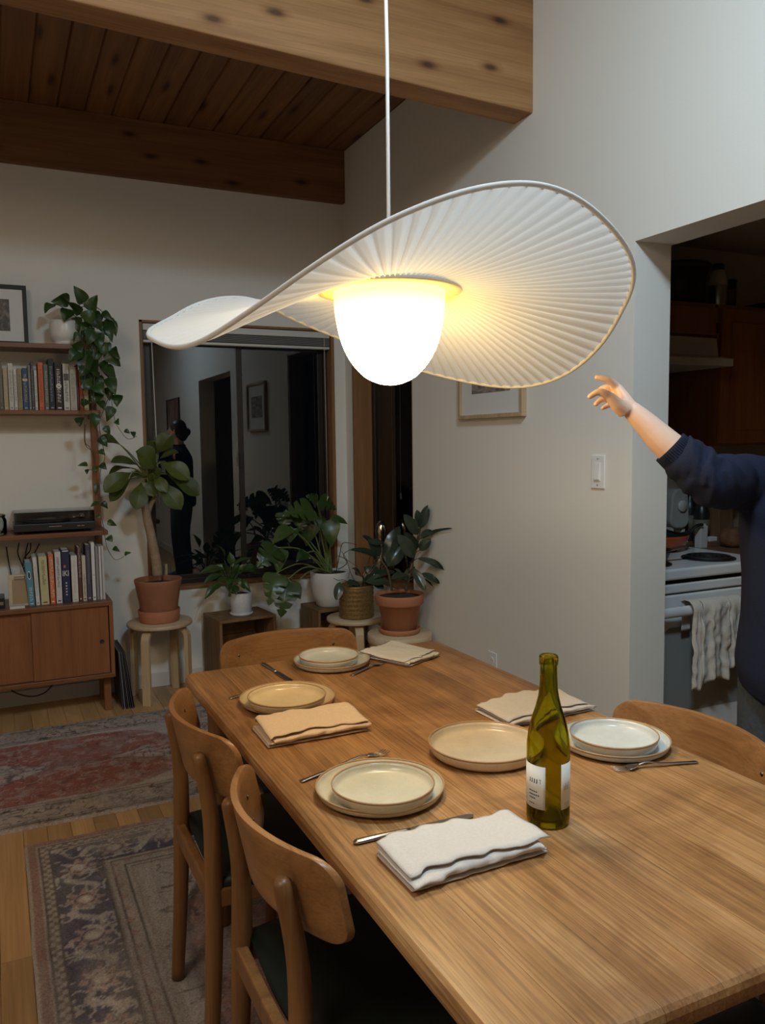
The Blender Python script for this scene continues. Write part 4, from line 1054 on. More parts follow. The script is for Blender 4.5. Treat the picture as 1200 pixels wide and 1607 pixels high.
fl = [(592,320,742,140,170,-.05,.5),(598,392,808,312,135,-.10,.6),(596,468,388,300,215,-.10,.4),(415,440,146,402,150,-.03,.6),(245,240,28,165,95,-.02,.6),(345,460,124,520,105,.02,.8),(350,500,82,695,165,-.06,.6),(345,560,138,785,110,-.02,.5),(440,600,392,868,150,-.10,.2),(560,520,690,700,105,-.12,.4),(625,405,912,572,165,-.12,.55),(690,520,1008,728,160,-.10,.6),(600,590,832,866,165,-.12,.4),(520,330,610,210,150,.03,.5),(505,590,640,470,150,-.05,.5),(520,540,330,570,140,.0,.6),(530,560,560,740,140,-.06,.3),(510,560,460,740,130,.03,.2),(620,560,720,760,120,.06,.3),(480,470,560,380,160,.02,.5)]
for x0, y0, x1, y1, w, dy, upk in fl:
    a = FZ(x0, y0, dy*.4); b = FZ(x1, y1, dy); leaf(fg, a, b, facing(a, upk, .2), w/6.18/300*1.22, 'ob', .12, .20, 'fig')
    c_ = FZ(500, 560); stemp(fg, [c_, c_.lerp(a, .6)+Vector((0, 0, .01)), a], .0045, .003, 'petiole', 'petiole', 6, 3)
stemp(fg, [FZ(480, 490), FZ(360, 345, -.02), FZ(245, 240, -.02), FZ(130, 190, -.02)], .004, .002, 'petiole', 'petiole', 6, 4)

# peace lily on the crate
q = on_z(363, 962, .424)
LXY = (1.262, 4.575)
ly = thing('peace_lily', 'small bushy peace lily in a pale speckled pot on the crate', 'plant', (LXY[0], LXY[1], .424))
MB().lathe([(0, 0), (.060, 0), (.066, .004), (.068, .012), (.066, .0155), (.050, .014), (0, .012)], 36).build('saucer', M['ceramicg'], ly, True)
MB().lathe([(0, .0125), (.056, .0125), (.060, .017), (.0635, .128), (.0625, .131), (.059, .131), (.058, .118), (0, .116)], 36).build('pot', M['ceramicg'], ly, True)
soil_disc(ly, .057, .120)
LZ_ = lambda x, y, dy=0: on_y(300+x/5.74, 780+y/5.74, LXY[1]+dy)
cl_ = LZ_(362, 850)
for x0, y0, x1, y1, w, dy in ((300,570,242,436,88,-.03),(280,640,68,695,85,-.06),(262,690,105,785,70,-.08),(245,770,118,925,75,-.07),(270,780,165,862,80,-.06),(385,610,545,548,62,-.02),(430,660,628,692,74,-.07),(455,640,610,640,66,.0),(450,740,532,858,60,-.08),(395,790,400,882,70,-.10),(300,720,180,640,76,.0),(352,610,345,495,80,.02),(410,700,500,600,72,-.04),(330,690,280,600,74,-.06),(380,700,430,600,70,-.03),(360,720,330,800,74,-.10),(340,650,200,620,60,.05),(400,680,540,720,70,.04),(310,740,220,760,64,-.02),(430,730,480,830,58,-.05),(370,640,400,560,70,.04),(350,760,390,690,70,-.09)):
    a = LZ_(x0, y0, dy*.5); b = LZ_(x1, y1, dy); leaf(ly, a, b, facing(a, .55, .25), w/5.74/293, 'lance', .10, .28, 'lily')
    stemp(ly, [cl_+Vector((random.uniform(-.02, .02), random.uniform(-.02, .02), -.03)), cl_.lerp(a, .6)+Vector((0, 0, .012)), a], .0022, .0016, 'stem', 'petiole', 5, 3)
stemp(ly, [LZ_(130, 890, -.07), LZ_(105, 930, -.07), LZ_(60, 1020, -.07), LZ_(28, 1112, -.07)], .0016, .0008, 'trunk', 'dry_stalk', 5, 4)

# monstera in the white pot on the second crate
MX, MY = 1.822, 4.575
mo = thing('monstera', 'monstera with split leaves in a white ribbed pot on the corner crate', 'plant', (MX, MY, .424))
MB().lathe([(0, 0), (.078, 0), (.086, .006), (.105, .07), (.118, .15), (.122, .205), (.120, .211), (.113, .211), (.112, .195), (0, .192)], 44).build('pot', M['ceramicw'], mo, True)
soil_disc(mo, .111, .197)
MZ = lambda x, y, dy=0: on_y(400+x/3.75, 740+y/3.75, MY+dy)
cm_ = MZ(440, 585)
ml = [(372,178,478,225,105,-.10,.4,'mon'),(365,185,298,140,80,-.06,.5,'mon'),(350,232,148,262,130,-.16,.4,'mon'),(210,325,100,432,75,-.18,.4,'heart'),(135,448,4,575,130,-.22,.35,'mon'),(150,452,135,600,80,-.20,.3,'heart'),(128,596,78,795,115,-.26,.25,'mon'),(195,632,150,866,135,-.27,.25,'mon'),(225,680,268,752,62,-.22,.3,'heart'),(440,282,450,448,92,-.14,.25,'heart'),(448,272,548,312,48,-.08,.6,'heart'),(305,478,240,532,62,-.15,.4,'heart'),(285,235,262,360,100,-.12,.3,'mon'),(335,245,300,440,110,-.05,.3,'heart'),(205,330,205,420,80,-.14,.3,'heart'),(385,250,330,330,90,.0,.4,'heart'),(180,240,170,340,90,-.12,.3,'mon')]
for x0, y0, x1, y1, w, dy, upk, kd in ml:
    a = MZ(x0, y0, dy*.8); b = MZ(x1, y1, dy); leaf(mo, a, b, facing(a, upk, .2), w*1.42/3.75/296, kd, .10, .12, 'monstera')
    md_ = cm_.lerp(a, .55)+Vector((0, 0, .05 if y0 > 430 else .02)); stemp(mo, [cm_+Vector((random.uniform(-.03, .03), random.uniform(-.03, .02), -.02)), md_, a], .005, .0032, 'petiole', 'petiole', 7, 5)
stemp(mo, [MZ(480, 580), MZ(500, 480, -.03), MZ(520, 420, -.05), MZ(600, 430, -.06)], .003, .002, 'stemb', 'aerial_root', 6)
stemp(mo, [MZ(490, 575), MZ(540, 540, -.04), MZ(520, 490, -.05), MZ(560, 460, -.05)], .003, .002, 'stemb', 'aerial_root', 6)
stemp(mo, [MZ(450, 575), MZ(480, 500, -.02), MZ(540, 520, -.03), MZ(600, 560, -.06)], .0028, .0018, 'stemb', 'aerial_root', 6)

# golden basket plant
GX, GY = 1.795, 4.115
gb = thing('basket_plant', 'dark leafy plant in a glittering golden woven basket on the low stool', 'plant', (GX, GY, .44))
prof = [(0, 0), (.088, 0), (.094, .004)]
for k in range(14): prof += [(.0965-.002*(k % 2), .008+k*.0125), (.0995-.002*(k % 2), .014+k*.0125)]
prof += [(.096, .186), (.088, .186), (.088, .16), (0, .158)]
MB().lathe(prof, 48).build('basket', M['gold'], gb, True)
soil_disc(gb, .087, .162)
GZ = lambda x, y, dy=0: on_y(400+x/3.75, 740+y/3.75, GY+dy)
cg = GZ(620, 680)
for x0, y0, x1, y1, w, dy, upk in ((745,520,560,462,70,-.06,.6),(735,500,665,395,78,-.02,.4),(700,445,632,378,60,.0,.5),(760,420,672,425,55,-.03,.6),(780,560,872,440,95,-.02,.3),(770,540,850,320,90,.03,.3),(640,640,570,570,70,-.06,.5),(660,640,820,590,80,-.06,.6),(650,650,790,650,80,-.09,.5),(640,660,720,560,78,.0,.4),(620,670,540,660,64,-.08,.6),(500,650,478,758,56,-.08,.2),(660,670,700,600,70,-.05,.4),(700,620,640,560,60,.02,.5),(690,660,760,690,60,-.09,.5)):
    a = GZ(x0, y0, dy*.6); b = GZ(x1, y1, dy); leaf(gb, a, b, facing(a, upk, .2), w/3.75/325*1.15, 'oval', .08, .2, 'rubber')
    stemp(gb, [cg+Vector((random.uniform(-.02, .02), random.uniform(-.02, .02), -.02)), cg.lerp(a, .6)+Vector((0, 0, .01)), a], .0028, .002, 'stemb', 'petiole', 6, 3)
stemp(gb, [GZ(610, 690), GZ(560, 590, -.02), GZ(540, 520, -.03), GZ(510, 470, -.03)], .0025, .0015, 'stemb', 'twig', 6)
stemp(gb, [GZ(600, 690), GZ(530, 640, -.03), GZ(490, 640, -.06), GZ(462, 628, -.08)], .002, .0015, 'stemb', 'twig', 6)

# rubber plant in terracotta
RX, RY = 1.858, 3.70
rb = thing('rubber_plant', 'rubber plant with dark grey-green leaves in a bright terracotta pot in the corner', 'plant', (RX, RY, .432))
MB().lathe([(0, 0), (.098, 0), (.103, .004), (.109, .026), (.106, .029), (.102, .026), (.096, .010), (0, .008)], 44).build('saucer', M['terra'], rb, True)
MB().lathe([(0, .0085), (.080, .0085), (.084, .012), (.108, .150), (.120, .152), (.1235, .156), (.1275, .198), (.126, .204), (.119, .204), (.114, .186), (0, .184)], 44).build('pot', M['terra'], rb, True)
soil_disc(rb, .113, .188)
RZ_ = lambda x, y, dy=0: on_y(400+x/3.75, 740+y/3.75, RY+dy)
stemp(rb, [RZ_(885, 700), RZ_(910, 600), RZ_(930, 520), RZ_(955, 430), RZ_(975, 330)], .008, .0045, 'stemb', 'trunk', 8)
stemp(rb, [RZ_(805, 700), RZ_(790, 620), RZ_(775, 570), RZ_(740, 520)], .006, .004, 'stemb', 'trunk', 8)
for x0, y0, x1, y1, w, dy, upk in ((975,335,1018,196,58,-.04,.2),(970,330,952,225,50,.0,.2),(958,372,876,252,66,-.06,.3),(938,505,834,372,80,-.10,.3),(955,455,886,356,66,-.07,.2),(975,395,1040,345,58,-.02,.5),(985,388,1158,334,46,-.06,.7),(968,465,1034,395,62,-.06,.4),(958,512,1114,580,78,-.12,.6),(930,570,1002,702,56,-.14,.5),(975,600,1086,658,52,-.10,.6),(965,620,1052,684,40,-.02,.6),(905,610,803,636,66,-.10,.6),(880,640,820,575,60,-.05,.5),(940,560,880,640,56,.05,.5)):
    a = RZ_(x0, y0, dy*.5); b = RZ_(x1, y1, dy); leaf(rb, a, b, facing(a, upk, .2), w/3.75/345*1.15, 'oval', .05, .22, 'rubber')
    t_ = RZ_(min(975, max(900, 960-(y0-350)*.25)), y0+25); stemp(rb, [t_, t_.lerp(a, .5)+Vector((0, 0, .004)), a], .003, .002, 'stemb', 'petiole', 6, 3)
# silver vase on the narrow window's sill
p = on_x(598, 850, XR+.06); tz = on_x(598, 817, XR+.06).z - .60
vs_ = thing('silver_vase', 'slim mercury-silver glass vase on the narrow window sill behind the plants', 'vase', (XR+.06, p.y, .60))
MB().lathe([(0, 0), (.034, 0), (.038, .006), (.044, tz*.25), (.036, tz*.5), (.024, tz*.62), (.030, tz*.72), (.034, tz*.82), (.028, tz*.92), (.012, tz), (.009, tz), (.018, tz*.92), (0, tz*.85)], 24).build('body', plain('mercury_glass', (.55, .50, .42), .18, 1.0, var=.35, scale=60), vs_, True)
# ------------------------------------------------------------------ kitchen
# range: front face y 2.37, top .905
sx0, sx1, sy0, sy1, sz = 2.215, 2.955, 2.365, 3.00, .905
rg = thing('kitchen_range', 'white freestanding electric range with an oven window in the kitchen', 'stove', ((sx0+sx1)/2, sy0, 0)); hw = (sx1-sx0)/2
MB().box(-hw, hw, .03, sy1-sy0, .03, .845).build('body', M['enamel'], rg, bevel=.004)
MB().box(-hw, hw, -.012, sy1-sy0, sz-.045, sz).build('cooktop', M['enamel'], rg, bevel=.010, seg=3)
MB().box(-hw+.004, hw-.004, .0, .03, .805, .842).build('vent_trim', M['enamel'], rg, bevel=.006)
MB().box(-hw+.01, hw-.01, .015, .028, .843, .860).build('vent_gap', M['slot'], rg)
dr = MB().box(-hw+.003, hw-.003, .0, .032, .205, .798).build('oven_door', M['enamel'], rg, bevel=.008, seg=3)
wpts = rrect(-.225, .235, .315, .668, .03, 6)
prism(wpts, lambda a, b, d: Vector((a, d, b)), -.0015, .004).build('oven_window', M['oven_glass'], dr)
MB().tube(spline([(-hw+.03, .0, .742), (-hw+.035, -.03, .742), (-hw+.06, -.046, .742), (0, -.052, .744), (hw-.06, -.046, .742), (hw-.035, -.03, .742), (hw-.03, 0, .742)], 5), [(.021, .013)]*31, 12, up=(0, 0, 1)).build('handle', M['enamel'], dr, True)
MB().box(-hw+.003, hw-.003, .0, .03, .045, .192).build('drawer', M['enamel'], rg, bevel=.006)
MB().box(-hw+.02, hw-.02, .012, .028, .192, .205).build('drawer_gap', M['slot'], rg)
for bx_, by_, br in ((2.735, 2.50, .105), (2.40, 2.50, .085), (2.735, 2.80, .085), (2.40, 2.80, .105)):
    b_ = MB().lathe([(0, .0005), (br, .0005), (br+.006, .004), (br+.004, .006), (br-.004, .004), (0, .002)], 36, (bx_-rg.location.x, by_-sy0, sz)).build('burner', M['blackmatte'], rg, True)
    mb = MB()
    for k in range(4):
        rr = br*(.25+.2*k); nn_ = 36; mb.tube([(bx_-rg.location.x+rr*math.cos(2*PI*q/nn_), by_-sy0+rr*math.sin(2*PI*q/nn_), sz+.008) for q in range(nn_+1)], .0055, 6)
    mb.build('coil', M['blackmatte'], b_, True)
# towel over the handle
tw = thing('dish_towel', 'beige crumpled dish towel hanging over the oven handle', 'towel', (2.575, sy0-.048, .757))
def towel(x0, x1, drop_f, drop_b, seed, off):
    def fn(u, v):
        X = lerp(x0, x1, u); Lf = drop_f; tot = Lf+.05+drop_b; s_ = v*tot
        fold = .007*math.sin(u*9+seed)+.003*math.sin(u*23+seed*2+s_*9)
        cr = .011*mnoise.noise(Vector((X*18+seed, s_*14, seed)))+.0065*mnoise.noise(Vector((X*44+seed, s_*38, seed)))
        if s_ < Lf: z = -(Lf-s_)*(1+.03*math.sin(u*7+seed)); y = -.030-off + fold*min(1, (Lf-s_)*7)+cr
        elif s_ < Lf+.05: a = (s_-Lf)/.05*PI; z = .0235*math.sin(a)+off*.5; y = -(.026+off)*math.cos(a)+cr*.2
        else: z = -(s_-Lf-.05); y = .022
        gather = 1-.25*min(1, max(0, Lf-s_)*2.2)*.0
        return Vector((X*gather+.008*mnoise.noise(Vector((s_*8, seed, u*3))), y, z))
    return MB().grid(fn, 34, 44)
towel(-.098, .048, .300, .10, 1.0, .006).build('front_fold', M['towel'], tw, True, solid=.003, fixn=False)
towel(-.154, -.106, .322, .10, 2.6, .010).build('side_fold', M['towel'], tw, True, solid=.003, fixn=False)
towel(.030, .125, .265, .12, 7.0, .0).build('back_fold', M['towel'], tw, True, solid=.003, fixn=False)
# counter to the right of the range
ct = thing('kitchen_counter', 'dark brown counter right of the range with base cabinet', 'counter', (3.70, 2.38, 0))
MB().box(-.735, .84, -.02, .69, .865, .902).build('worktop', M['counter'], ct, bevel=.004)
MB().box(-.735, .84, .02, .69, .09, .865).build('base_cabinet', M['cherry'], ct)
for k in range(3): MB().box(-.72+k*.52, -.215+k*.52, .0, .02, .11, .85).build('door', M['cherry'], ct, bevel=.004)
# hood and wall cabinets
hd = thing('range_hood', 'pale enamel range hood under the short wall cabinet', 'hood', (2.61, KY, 1.735)); w_ = .385
prism([(-.455, 0), (0, 0), (0, .135), (-.36, .135), (-.37, .052), (-.455, .034)], lambda a, b, d: Vector((d, a, b)), -w_, w_).build('shell', M['grey_device'], hd, bevel=.004)
MB().box(-.03, .03, -.3665, -.363, .09, .11).build('emblem', M['steel'], hd)
def wallcab(label, x0, x1, z0, z1, doors):
    t = thing('wall_cabinet', label, 'cabinet', ((x0+x1)/2, KY, z0)); hw_ = (x1-x0)/2
    MB().box(-hw_, hw_, -.325, 0, 0, z1-z0).build('body', M['cherry'], t, bevel=.002)
    n = doors; dw = (2*hw_)/n
    for k in range(n):
        a, b = -hw_+k*dw+.008, -hw_+(k+1)*dw-.008; H = z1-z0
        d_ = MB().box(a, b, -.345, -.3255, .012, H-.02).build('door', M['cherry'], t, bevel=.003)
        if H > .4:
            MB().box(a+.06, b-.06, -.351, -.345, .075, H-.08).build('raised_panel', M['cherry'], d_, bevel=.005)
        MB().box((b-.006) if k % 2 == 0 else (a-.002), (b+.002) if k % 2 == 0 else a+.006, -.349, -.345, H*.12, H*.12+.05).build('hinge', M['blackmatte'], d_)
    return t
wallcab('short dark red wood wall cabinet over the range hood', 2.215, 3.02, 1.872, 2.03, 1)
wallcab('tall dark red wood wall cabinet right of the range hood', 3.035, 4.54, 1.38, 2.03, 3)
# things on top of the cabinets
p = on_y(1068, 472, 2.92)
t = thing('stock_pot', 'large dark lidded pot on top of the short wall cabinet', 'pot', (p.x-.03, 2.92, 2.03))
MB().lathe([(0, 0), (.118, 0), (.125, .006), (.138, .165), (.136, .17), (0, .17)], 32).build('body', M['pan_black'], t, True)
MB().lathe([(.150, .166), (.158, .172), (.158, .188), (.150, .196), (.06, .206), (0, .207)], 32).build('lid', M['pan_black'], t, True)
for s in (-1, 1): MB().box(s*.155-.02, s*.155+.02, -.03, .03, .158, .178).build('handle', M['pan_black'], t, bevel=.006)
p = on_y(1125, 476, 2.93)
t = thing('steel_flask', 'steel flask with a pale cloth wrapped round its neck on the cabinet', 'flask', (p.x, 2.93, 2.03))
MB().lathe([(0, 0), (.044, 0), (.046, .004), (.046, .135), (.040, .155), (.026, .168), (.024, .185), (0, .186)], 28).build('body', M['steel'], t, True)
MB().lathe([(.0485, .125), (.047, .150), (.036, .180), (.029, .200), (.026, .202), (.030, .175), (.044, .148), (.0465, .125)], 24, close=False).build('cloth', M['grey_device'], t, True)
MB().lathe([(0, .186), (.026, .186), (.029, .192), (.029, .225), (.022, .232), (0, .233)], 24).build('cap', M['black'], t, True)
p = on_y(1142, 478, 2.97)
t = thing('tin_can', 'dark lidded can standing behind the steel flask on the cabinet', 'can', (p.x, 2.97, 2.03))
MB().lathe([(0, 0), (.037, 0), (.038, .003), (.038, .150), (0, .150)], 24).build('body', cmat((.05, .03, .025)), t, True)
MB().lathe([(0, .1505), (.039, .1505), (.040, .154), (.040, .165), (.037, .168), (0, .168)], 24).build('lid', M['black'], t, True)
MB().lathe([(.0383, .05), (.0386, .05), (.0386, .12), (.0383, .12)], 24, close=True).build('label', cmat((.16, .11, .09)), t, True)
p = on_y(1196, 485, 2.90)
t = thing('baking_tray', 'black baking tray tilted on top of the tall wall cabinet', 'tray', (p.x+.09, 2.88, 2.031))
mb = prism([(-.19, 0), (.17, 0), (.20, .05), (.20, .068), (.12, .070), (-.12, .045), (-.205, .036)], lambda a, b, d: Vector((a, d, b)), -.11, .11); mb.build('tray', M['black'], t, bevel=.006)
# on the range
t = thing('red_pan', 'red enamelled pan with black handles on the rear burner', 'pan', (2.735, 2.80, sz+.0135))
MB().lathe([(0, 0), (.108, 0), (.120, .006), (.138, .050), (.141, .062), (.137, .062), (.133, .05), (.116, .010), (0, .006)], 44).build('body', M['pan_red'], t, True)
MB().lathe([(0, .0075), (.114, .011), (.1335, .052), (.1365, .0625), (.133, .0625), (.129, .052), (.11, .014), (0, .011)], 44).build('lining', M['pan_black'], t, True)
MB().tube(spline([(.135, -.02, .058), (.17, -.03, .066), (.205, -.04, .092), (.235, -.045, .096)], 4), [(.007, .012)]*13, 10, up=(0, 0, 1)).build('handle', M['black'], t, True)
MB().tube(spline([(.10, -.10, .066), (.03, -.08, .075), (-.06, -.05, .105), (-.11, -.03, .125)], 4), [(.004, .013)]*13, 8, up=(0, 0, 1)).build('ladle', M['black'], t, True)
t = thing('skillet', 'small black skillet with a copper-coloured handle on the front burner', 'pan', (2.385, 2.505, sz+.0135))
MB().lathe([(0, 0), (.078, 0), (.086, .006), (.097, .040), (.0995, .046), (.096, .046), (.092, .04), (.082, .009), (0, .006)], 40).build('body', M['pan_black'], t, True)
MB().lathe([(0, .047), (.1, .047), (.102, .051), (.07, .060), (0, .063)], 40).build('lid', M['pan_black'], t, True)
MB().tube(spline([(.094, -.01, .034), (.13, -.012, .04), (.18, -.015, .046), (.212, -.016, .046)], 4), [(.007, .011)]*13, 10, up=(0, 0, 1)).build('handle', M['copper'], t, True)
# on the counter
p = on_y(1053, 840, 2.965)
t = thing('toaster_oven', 'pale rounded kitchen scale with a round dial at the counter edge', 'scale', (3.022, 2.985, .902))
prism(rrect(-.062, .062, .075, .27, .045, 6), lambda a, b, d: Vector((a*(1-.25*max(0, (b-.15)/.12)), d, b)), -.045, .045).build('housing', cmat((.40, .37, .33)), t, bevel=.008)
t['category'] = 'kitchen scale'; t.name = 'kitchen_scale'
MB().lathe([(0, -.012), (.026, -.012), (.029, -.008), (.029, 0), (0, 0)], 24).build('dial', M['grey_device'], t, True, loc=(.008, -.045, .185), rot=(-PI/2, 0, 0))
MB().box(-.045, -.025, -.03, .03, 0, .08).box(.03, .05, -.03, .03, 0, .08).box(-.055, .06, -.04, .04, 0, .010).build('stand', M['grey_device'], t, bevel=.003)
def cbottle(label, u, y, r, h, col):
    t = thing('bottle', label, 'bottle', (u*y/1.0, y, .902))
    MB().lathe([(0, 0), (r, 0), (r*1.04, .004), (r*1.04, h*.55), (r*.8, h*.68), (r*.36, h*.78), (r*.34, h*.95), (r*.42, h*.96), (r*.42, h), (0, h)], 24).build('body', M[col] if col in M else col, t, True)
    MB().lathe([(r*1.045, h*.15), (r*1.055, h*.15), (r*1.055, h*.45), (r*1.045, h*.45)], 24, close=True).build('label', cmat((.14, .12, .08)), t, True)
rx = lambda u, v, y: on_y(u, v, y).x/y
cbottle('dark tall bottle with a drab label behind the red pan', rx(1082, 800, 2.93), 3.02, .042, .29, 'black')
cbottle('second dark bottle behind the white carton on the counter', rx(1101, 800, 3.0), 2.88, .036, .27, 'black')
p = on_y(1100, 830, 2.78)
t = thing('white_carton', 'small plain white carton standing on the counter behind the pan handle', 'carton', (p.x, 2.78, .902))
MB().box(-.023, .023, -.018, .018, 0, .105).build('box', M['grey_device'], t, bevel=.002); MB().box(-.016, .016, -.014, .014, .1052, .113).build('flap', M['grey_device'], t)
p = on_y(1126, 830, 2.93)
t = thing('knife_block', 'dark wooden knife block leaning back on the counter', 'knife block', (p.x, 2.93, .902))
prism([(-.06, 0), (.06, 0), (.085, .14), (-.02, .20), (-.045, .17)], lambda a, b, d: Vector((d, a, b)), -.05, .05).build('block', M['crate'], t, bevel=.003)
for k in range(4): MB().box(-.036+k*.022, -.024+k*.022, -.02, .005, .185, .255).build('knife_handle', M['black'], t, bevel=.003, rot=(.25, 0, 0))
p = on_y(1115, 852, 2.80)
t = thing('butter_dish', 'small pale block on the counter before the knife block', 'block', (p.x, 2.80, .902)); MB().box(-.03, .03, -.02, .02, 0, .022).build('base', M['counter'], t, bevel=.002); MB().box(-.026, .026, -.016, .016, .0225, .045).build('lid', M['linen'], t, bevel=.004)
p = on_y(1152, 842, 2.72)
t = thing('bread_loaf', 'brown crusty loaf on the counter under the raised sleeve', 'bread', (p.x+.01, 2.72, .902))
MB().grid(lambda u, v: (lambda c_, s_, k, q: Vector((.078*k*math.copysign(abs(c_)**.55, c_), .050*k*math.copysign(abs(s_)**.55, s_), .046+.046*q+.006*mnoise.noise(Vector((c_*3, s_*3, q*2))))))(math.cos(2*PI*u), math.sin(2*PI*u), math.cos(PI*(v-.5))**.5 if 0 < v < 1 else 0, math.copysign(abs(math.sin(PI*(v-.5)))**.8, v-.5)), 32, 18, True).build('loaf', plain('crust', (.15, .062, .022), .85, var=.4, scale=30, bmp=.5), t, True)
t = thing('paper_bag', 'crumpled pale paper bag behind the loaf on the counter', 'bag', (on_y(1152, 842, 2.98).x, 2.98, .902))
MB().grid(lambda u, v: Vector((.095*math.cos(2*PI*u)*(1-.25*v), .055*math.sin(2*PI*u)*(1-.5*v), .175*v+.012*mnoise.noise(Vector((u*8, v*6, 1)))*v)), 24, 12, True).build('bag', cmat((.40, .31, .22)), t, True, solid=.001)

# ------------------------------------------------------------------ person
PD = 1.90
pc_ = at_depth(1291, 900, PD); PX, PY = pc_.x, pc_.y
pe = thing('person', 'person in a navy knit sweater and dark jeans raising a bare forearm toward the lamp', 'person', (PX, PY, .010))
f = (-lr*.60+lt*.80).normalized(); rg_ = Vector((f.y, -f.x, 0))   # facing, and the person's right hand side
def L(v): return Vector(v)-pe.location
def B(a, b, z): return rg_*a+f*b+Vector((0, 0, z))                 # body frame: right, forward, up
hc = B(0, .03, 1.545)
body = MB()
S_r = B(.160, -.005, 1.292); S_l = B(-.155, -.005, 1.285)
El = L(at_depth(1118, 757, 1.83)); Wr = L(at_depth(989, 642, 1.86)); Fm = L(at_depth(1052, 703, 1.845))
body.tube(spline([S_r, El, Fm, Fm.lerp(Wr, .55), Wr], 6), [lerp(.050, .041, i/6) for i in range(6)]+[lerp(.041, .036, i/6) for i in range(6)]+[lerp(.0355, .0285, i/6) for i in range(6)]+[lerp(.0285, .0205, i/6) for i in range(7)], 18)
Z = lambda x, y, d: L(at_depth(880+x/6, 560+y/6, d))
def finger(pts, r):
    k = spline(pts, 4); n = len(k); body.tube(k, [lerp(r[0], r[1], i/(n-1)) for i in range(n)], 12); body.ball(k[-1], r[1]*1.02, 12, 8)
wc = Z(650, 480, 1.86)
# palm: metacarpals joined by the remesh
for m_, r0, r1 in ((Z(533, 290, 1.875), .0155, .0110), (Z(508, 325, 1.89), .0165, .0115), (Z(494, 370, 1.90), .0165, .0110), (Z(500, 425, 1.895), .0150, .0100)):
    body.tube([wc, wc.lerp(m_, .5), m_], [.018, (r0+r1)/2*1.12, r1], 12)
finger([Z(533, 290, 1.875), Z(452, 222, 1.868), Z(395, 203, 1.868), Z(336, 193, 1.872)], (.0100, .0058))
finger([Z(508, 325, 1.89), Z(435, 292, 1.893), Z(392, 293, 1.90), Z(362, 312, 1.905)], (.0092, .0057))
finger([Z(494, 375, 1.90), Z(415, 392, 1.895), Z(365, 410, 1.893), Z(328, 446, 1.893)], (.0090, .0057))
finger([Z(502, 432, 1.895), Z(460, 450, 1.890), Z(424, 466, 1.886), Z(392, 482, 1.884)], (.0078, .0050))
body.tube(spline([Z(600, 500, 1.856), Z(530, 450, 1.848), Z(455, 372, 1.842)], 4), [lerp(.0205, .0115, i/8) for i in range(9)], 12)
finger([Z(455, 372, 1.842), Z(400, 342, 1.838), Z(345, 332, 1.838), Z(272, 374, 1.842)], (.0110, .0062))
# left arm hanging, relaxed hand
El2 = B(-.215, -.02, 1.06); Wl = B(-.225, .06, .83)
body.tube(spline([S_l, El2, Wl], 8), [lerp(.048, .038, i/8) for i in range(8)]+[lerp(.038, .024, i/8) for i in range(9)], 16)
for k, (dx, ln) in enumerate(((.030, .070), (.011, .082), (-.009, .076), (-.027, .060))):
    kn_ = Wl+f*dx*.9+Vector((0, 0, -.085)); body.tube([Wl, Wl.lerp(kn_, .5), kn_], [.019, .016, .0115], 10)
    q1 = kn_+rg_*.006+Vector((0, 0, -ln*.45)); q2 = q1+rg_*.018+Vector((0, 0, -ln*.42)); body.tube([kn_, q1, q2], [.0098, .0088, .0065], 10); body.ball(q2, .0066, 10, 6)
q0 = Wl+f*.022+Vector((0, 0, -.03)); q1 = q0+f*.030+rg_*.012+Vector((0, 0, -.035)); q2 = q1+f*.008+rg_*.012+Vector((0, 0, -.035)); body.tube([Wl, q0, q1, q2], [.018, .016, .011, .007], 10); body.ball(q2, .0072, 10, 6)
# trunk, neck, head, legs
def ring_body(secs, n=28):
    return MB().grid(lambda u, v: (lambda s_: B(s_[1]*math.cos(2*PI*u), s_[3]+s_[2]*math.sin(2*PI*u), s_[0]))(secs[min(len(secs)-1, int(round(v*(len(secs)-1))))]), n, len(secs), True)
def closed(mb, n, k):
    mb.f.append(tuple(i*k for i in range(n))); mb.f.append(tuple(i*k+k-1 for i in range(n))[::-1]); return mb
tr = [(.80, .150, .105, 0), (.90, .160, .110, 0), (1.0, .140, .095, 0), (1.12, .135, .090, .005), (1.25, .135, .090, .01), (1.32, .105, .066, 0), (1.365, .070, .052, 0), (1.39, .05, .05, 0)]
k_ = closed(ring_body(tr), 28, len(tr)); body.add(k_.v, k_.f)
body.tube([B(0, -.005, 1.35), B(0, .005, 1.42), B(0, .02, 1.48)], [.056, .050, .052], 16)
body.ball(hc+B(0, -.005, .02), (.073, .073, .088), 24, 16)
body.ball(hc+f*.022+Vector((0, 0, -.045)), (.054, .054, .062), 20, 12)
body.ball(hc+f*.055+Vector((0, 0, -.088)), (.022, .022, .018), 12, 8)
body.tube([hc+f*.076+Vector((0, 0, .018)), hc+f*.093+Vector((0, 0, -.018)), hc+f*.084+Vector((0, 0, -.028))], [.007, .011, .009], 10)
body.ball(hc+f*.070+Vector((0, 0, -.052)), (.017, .017, .008), 12, 8)
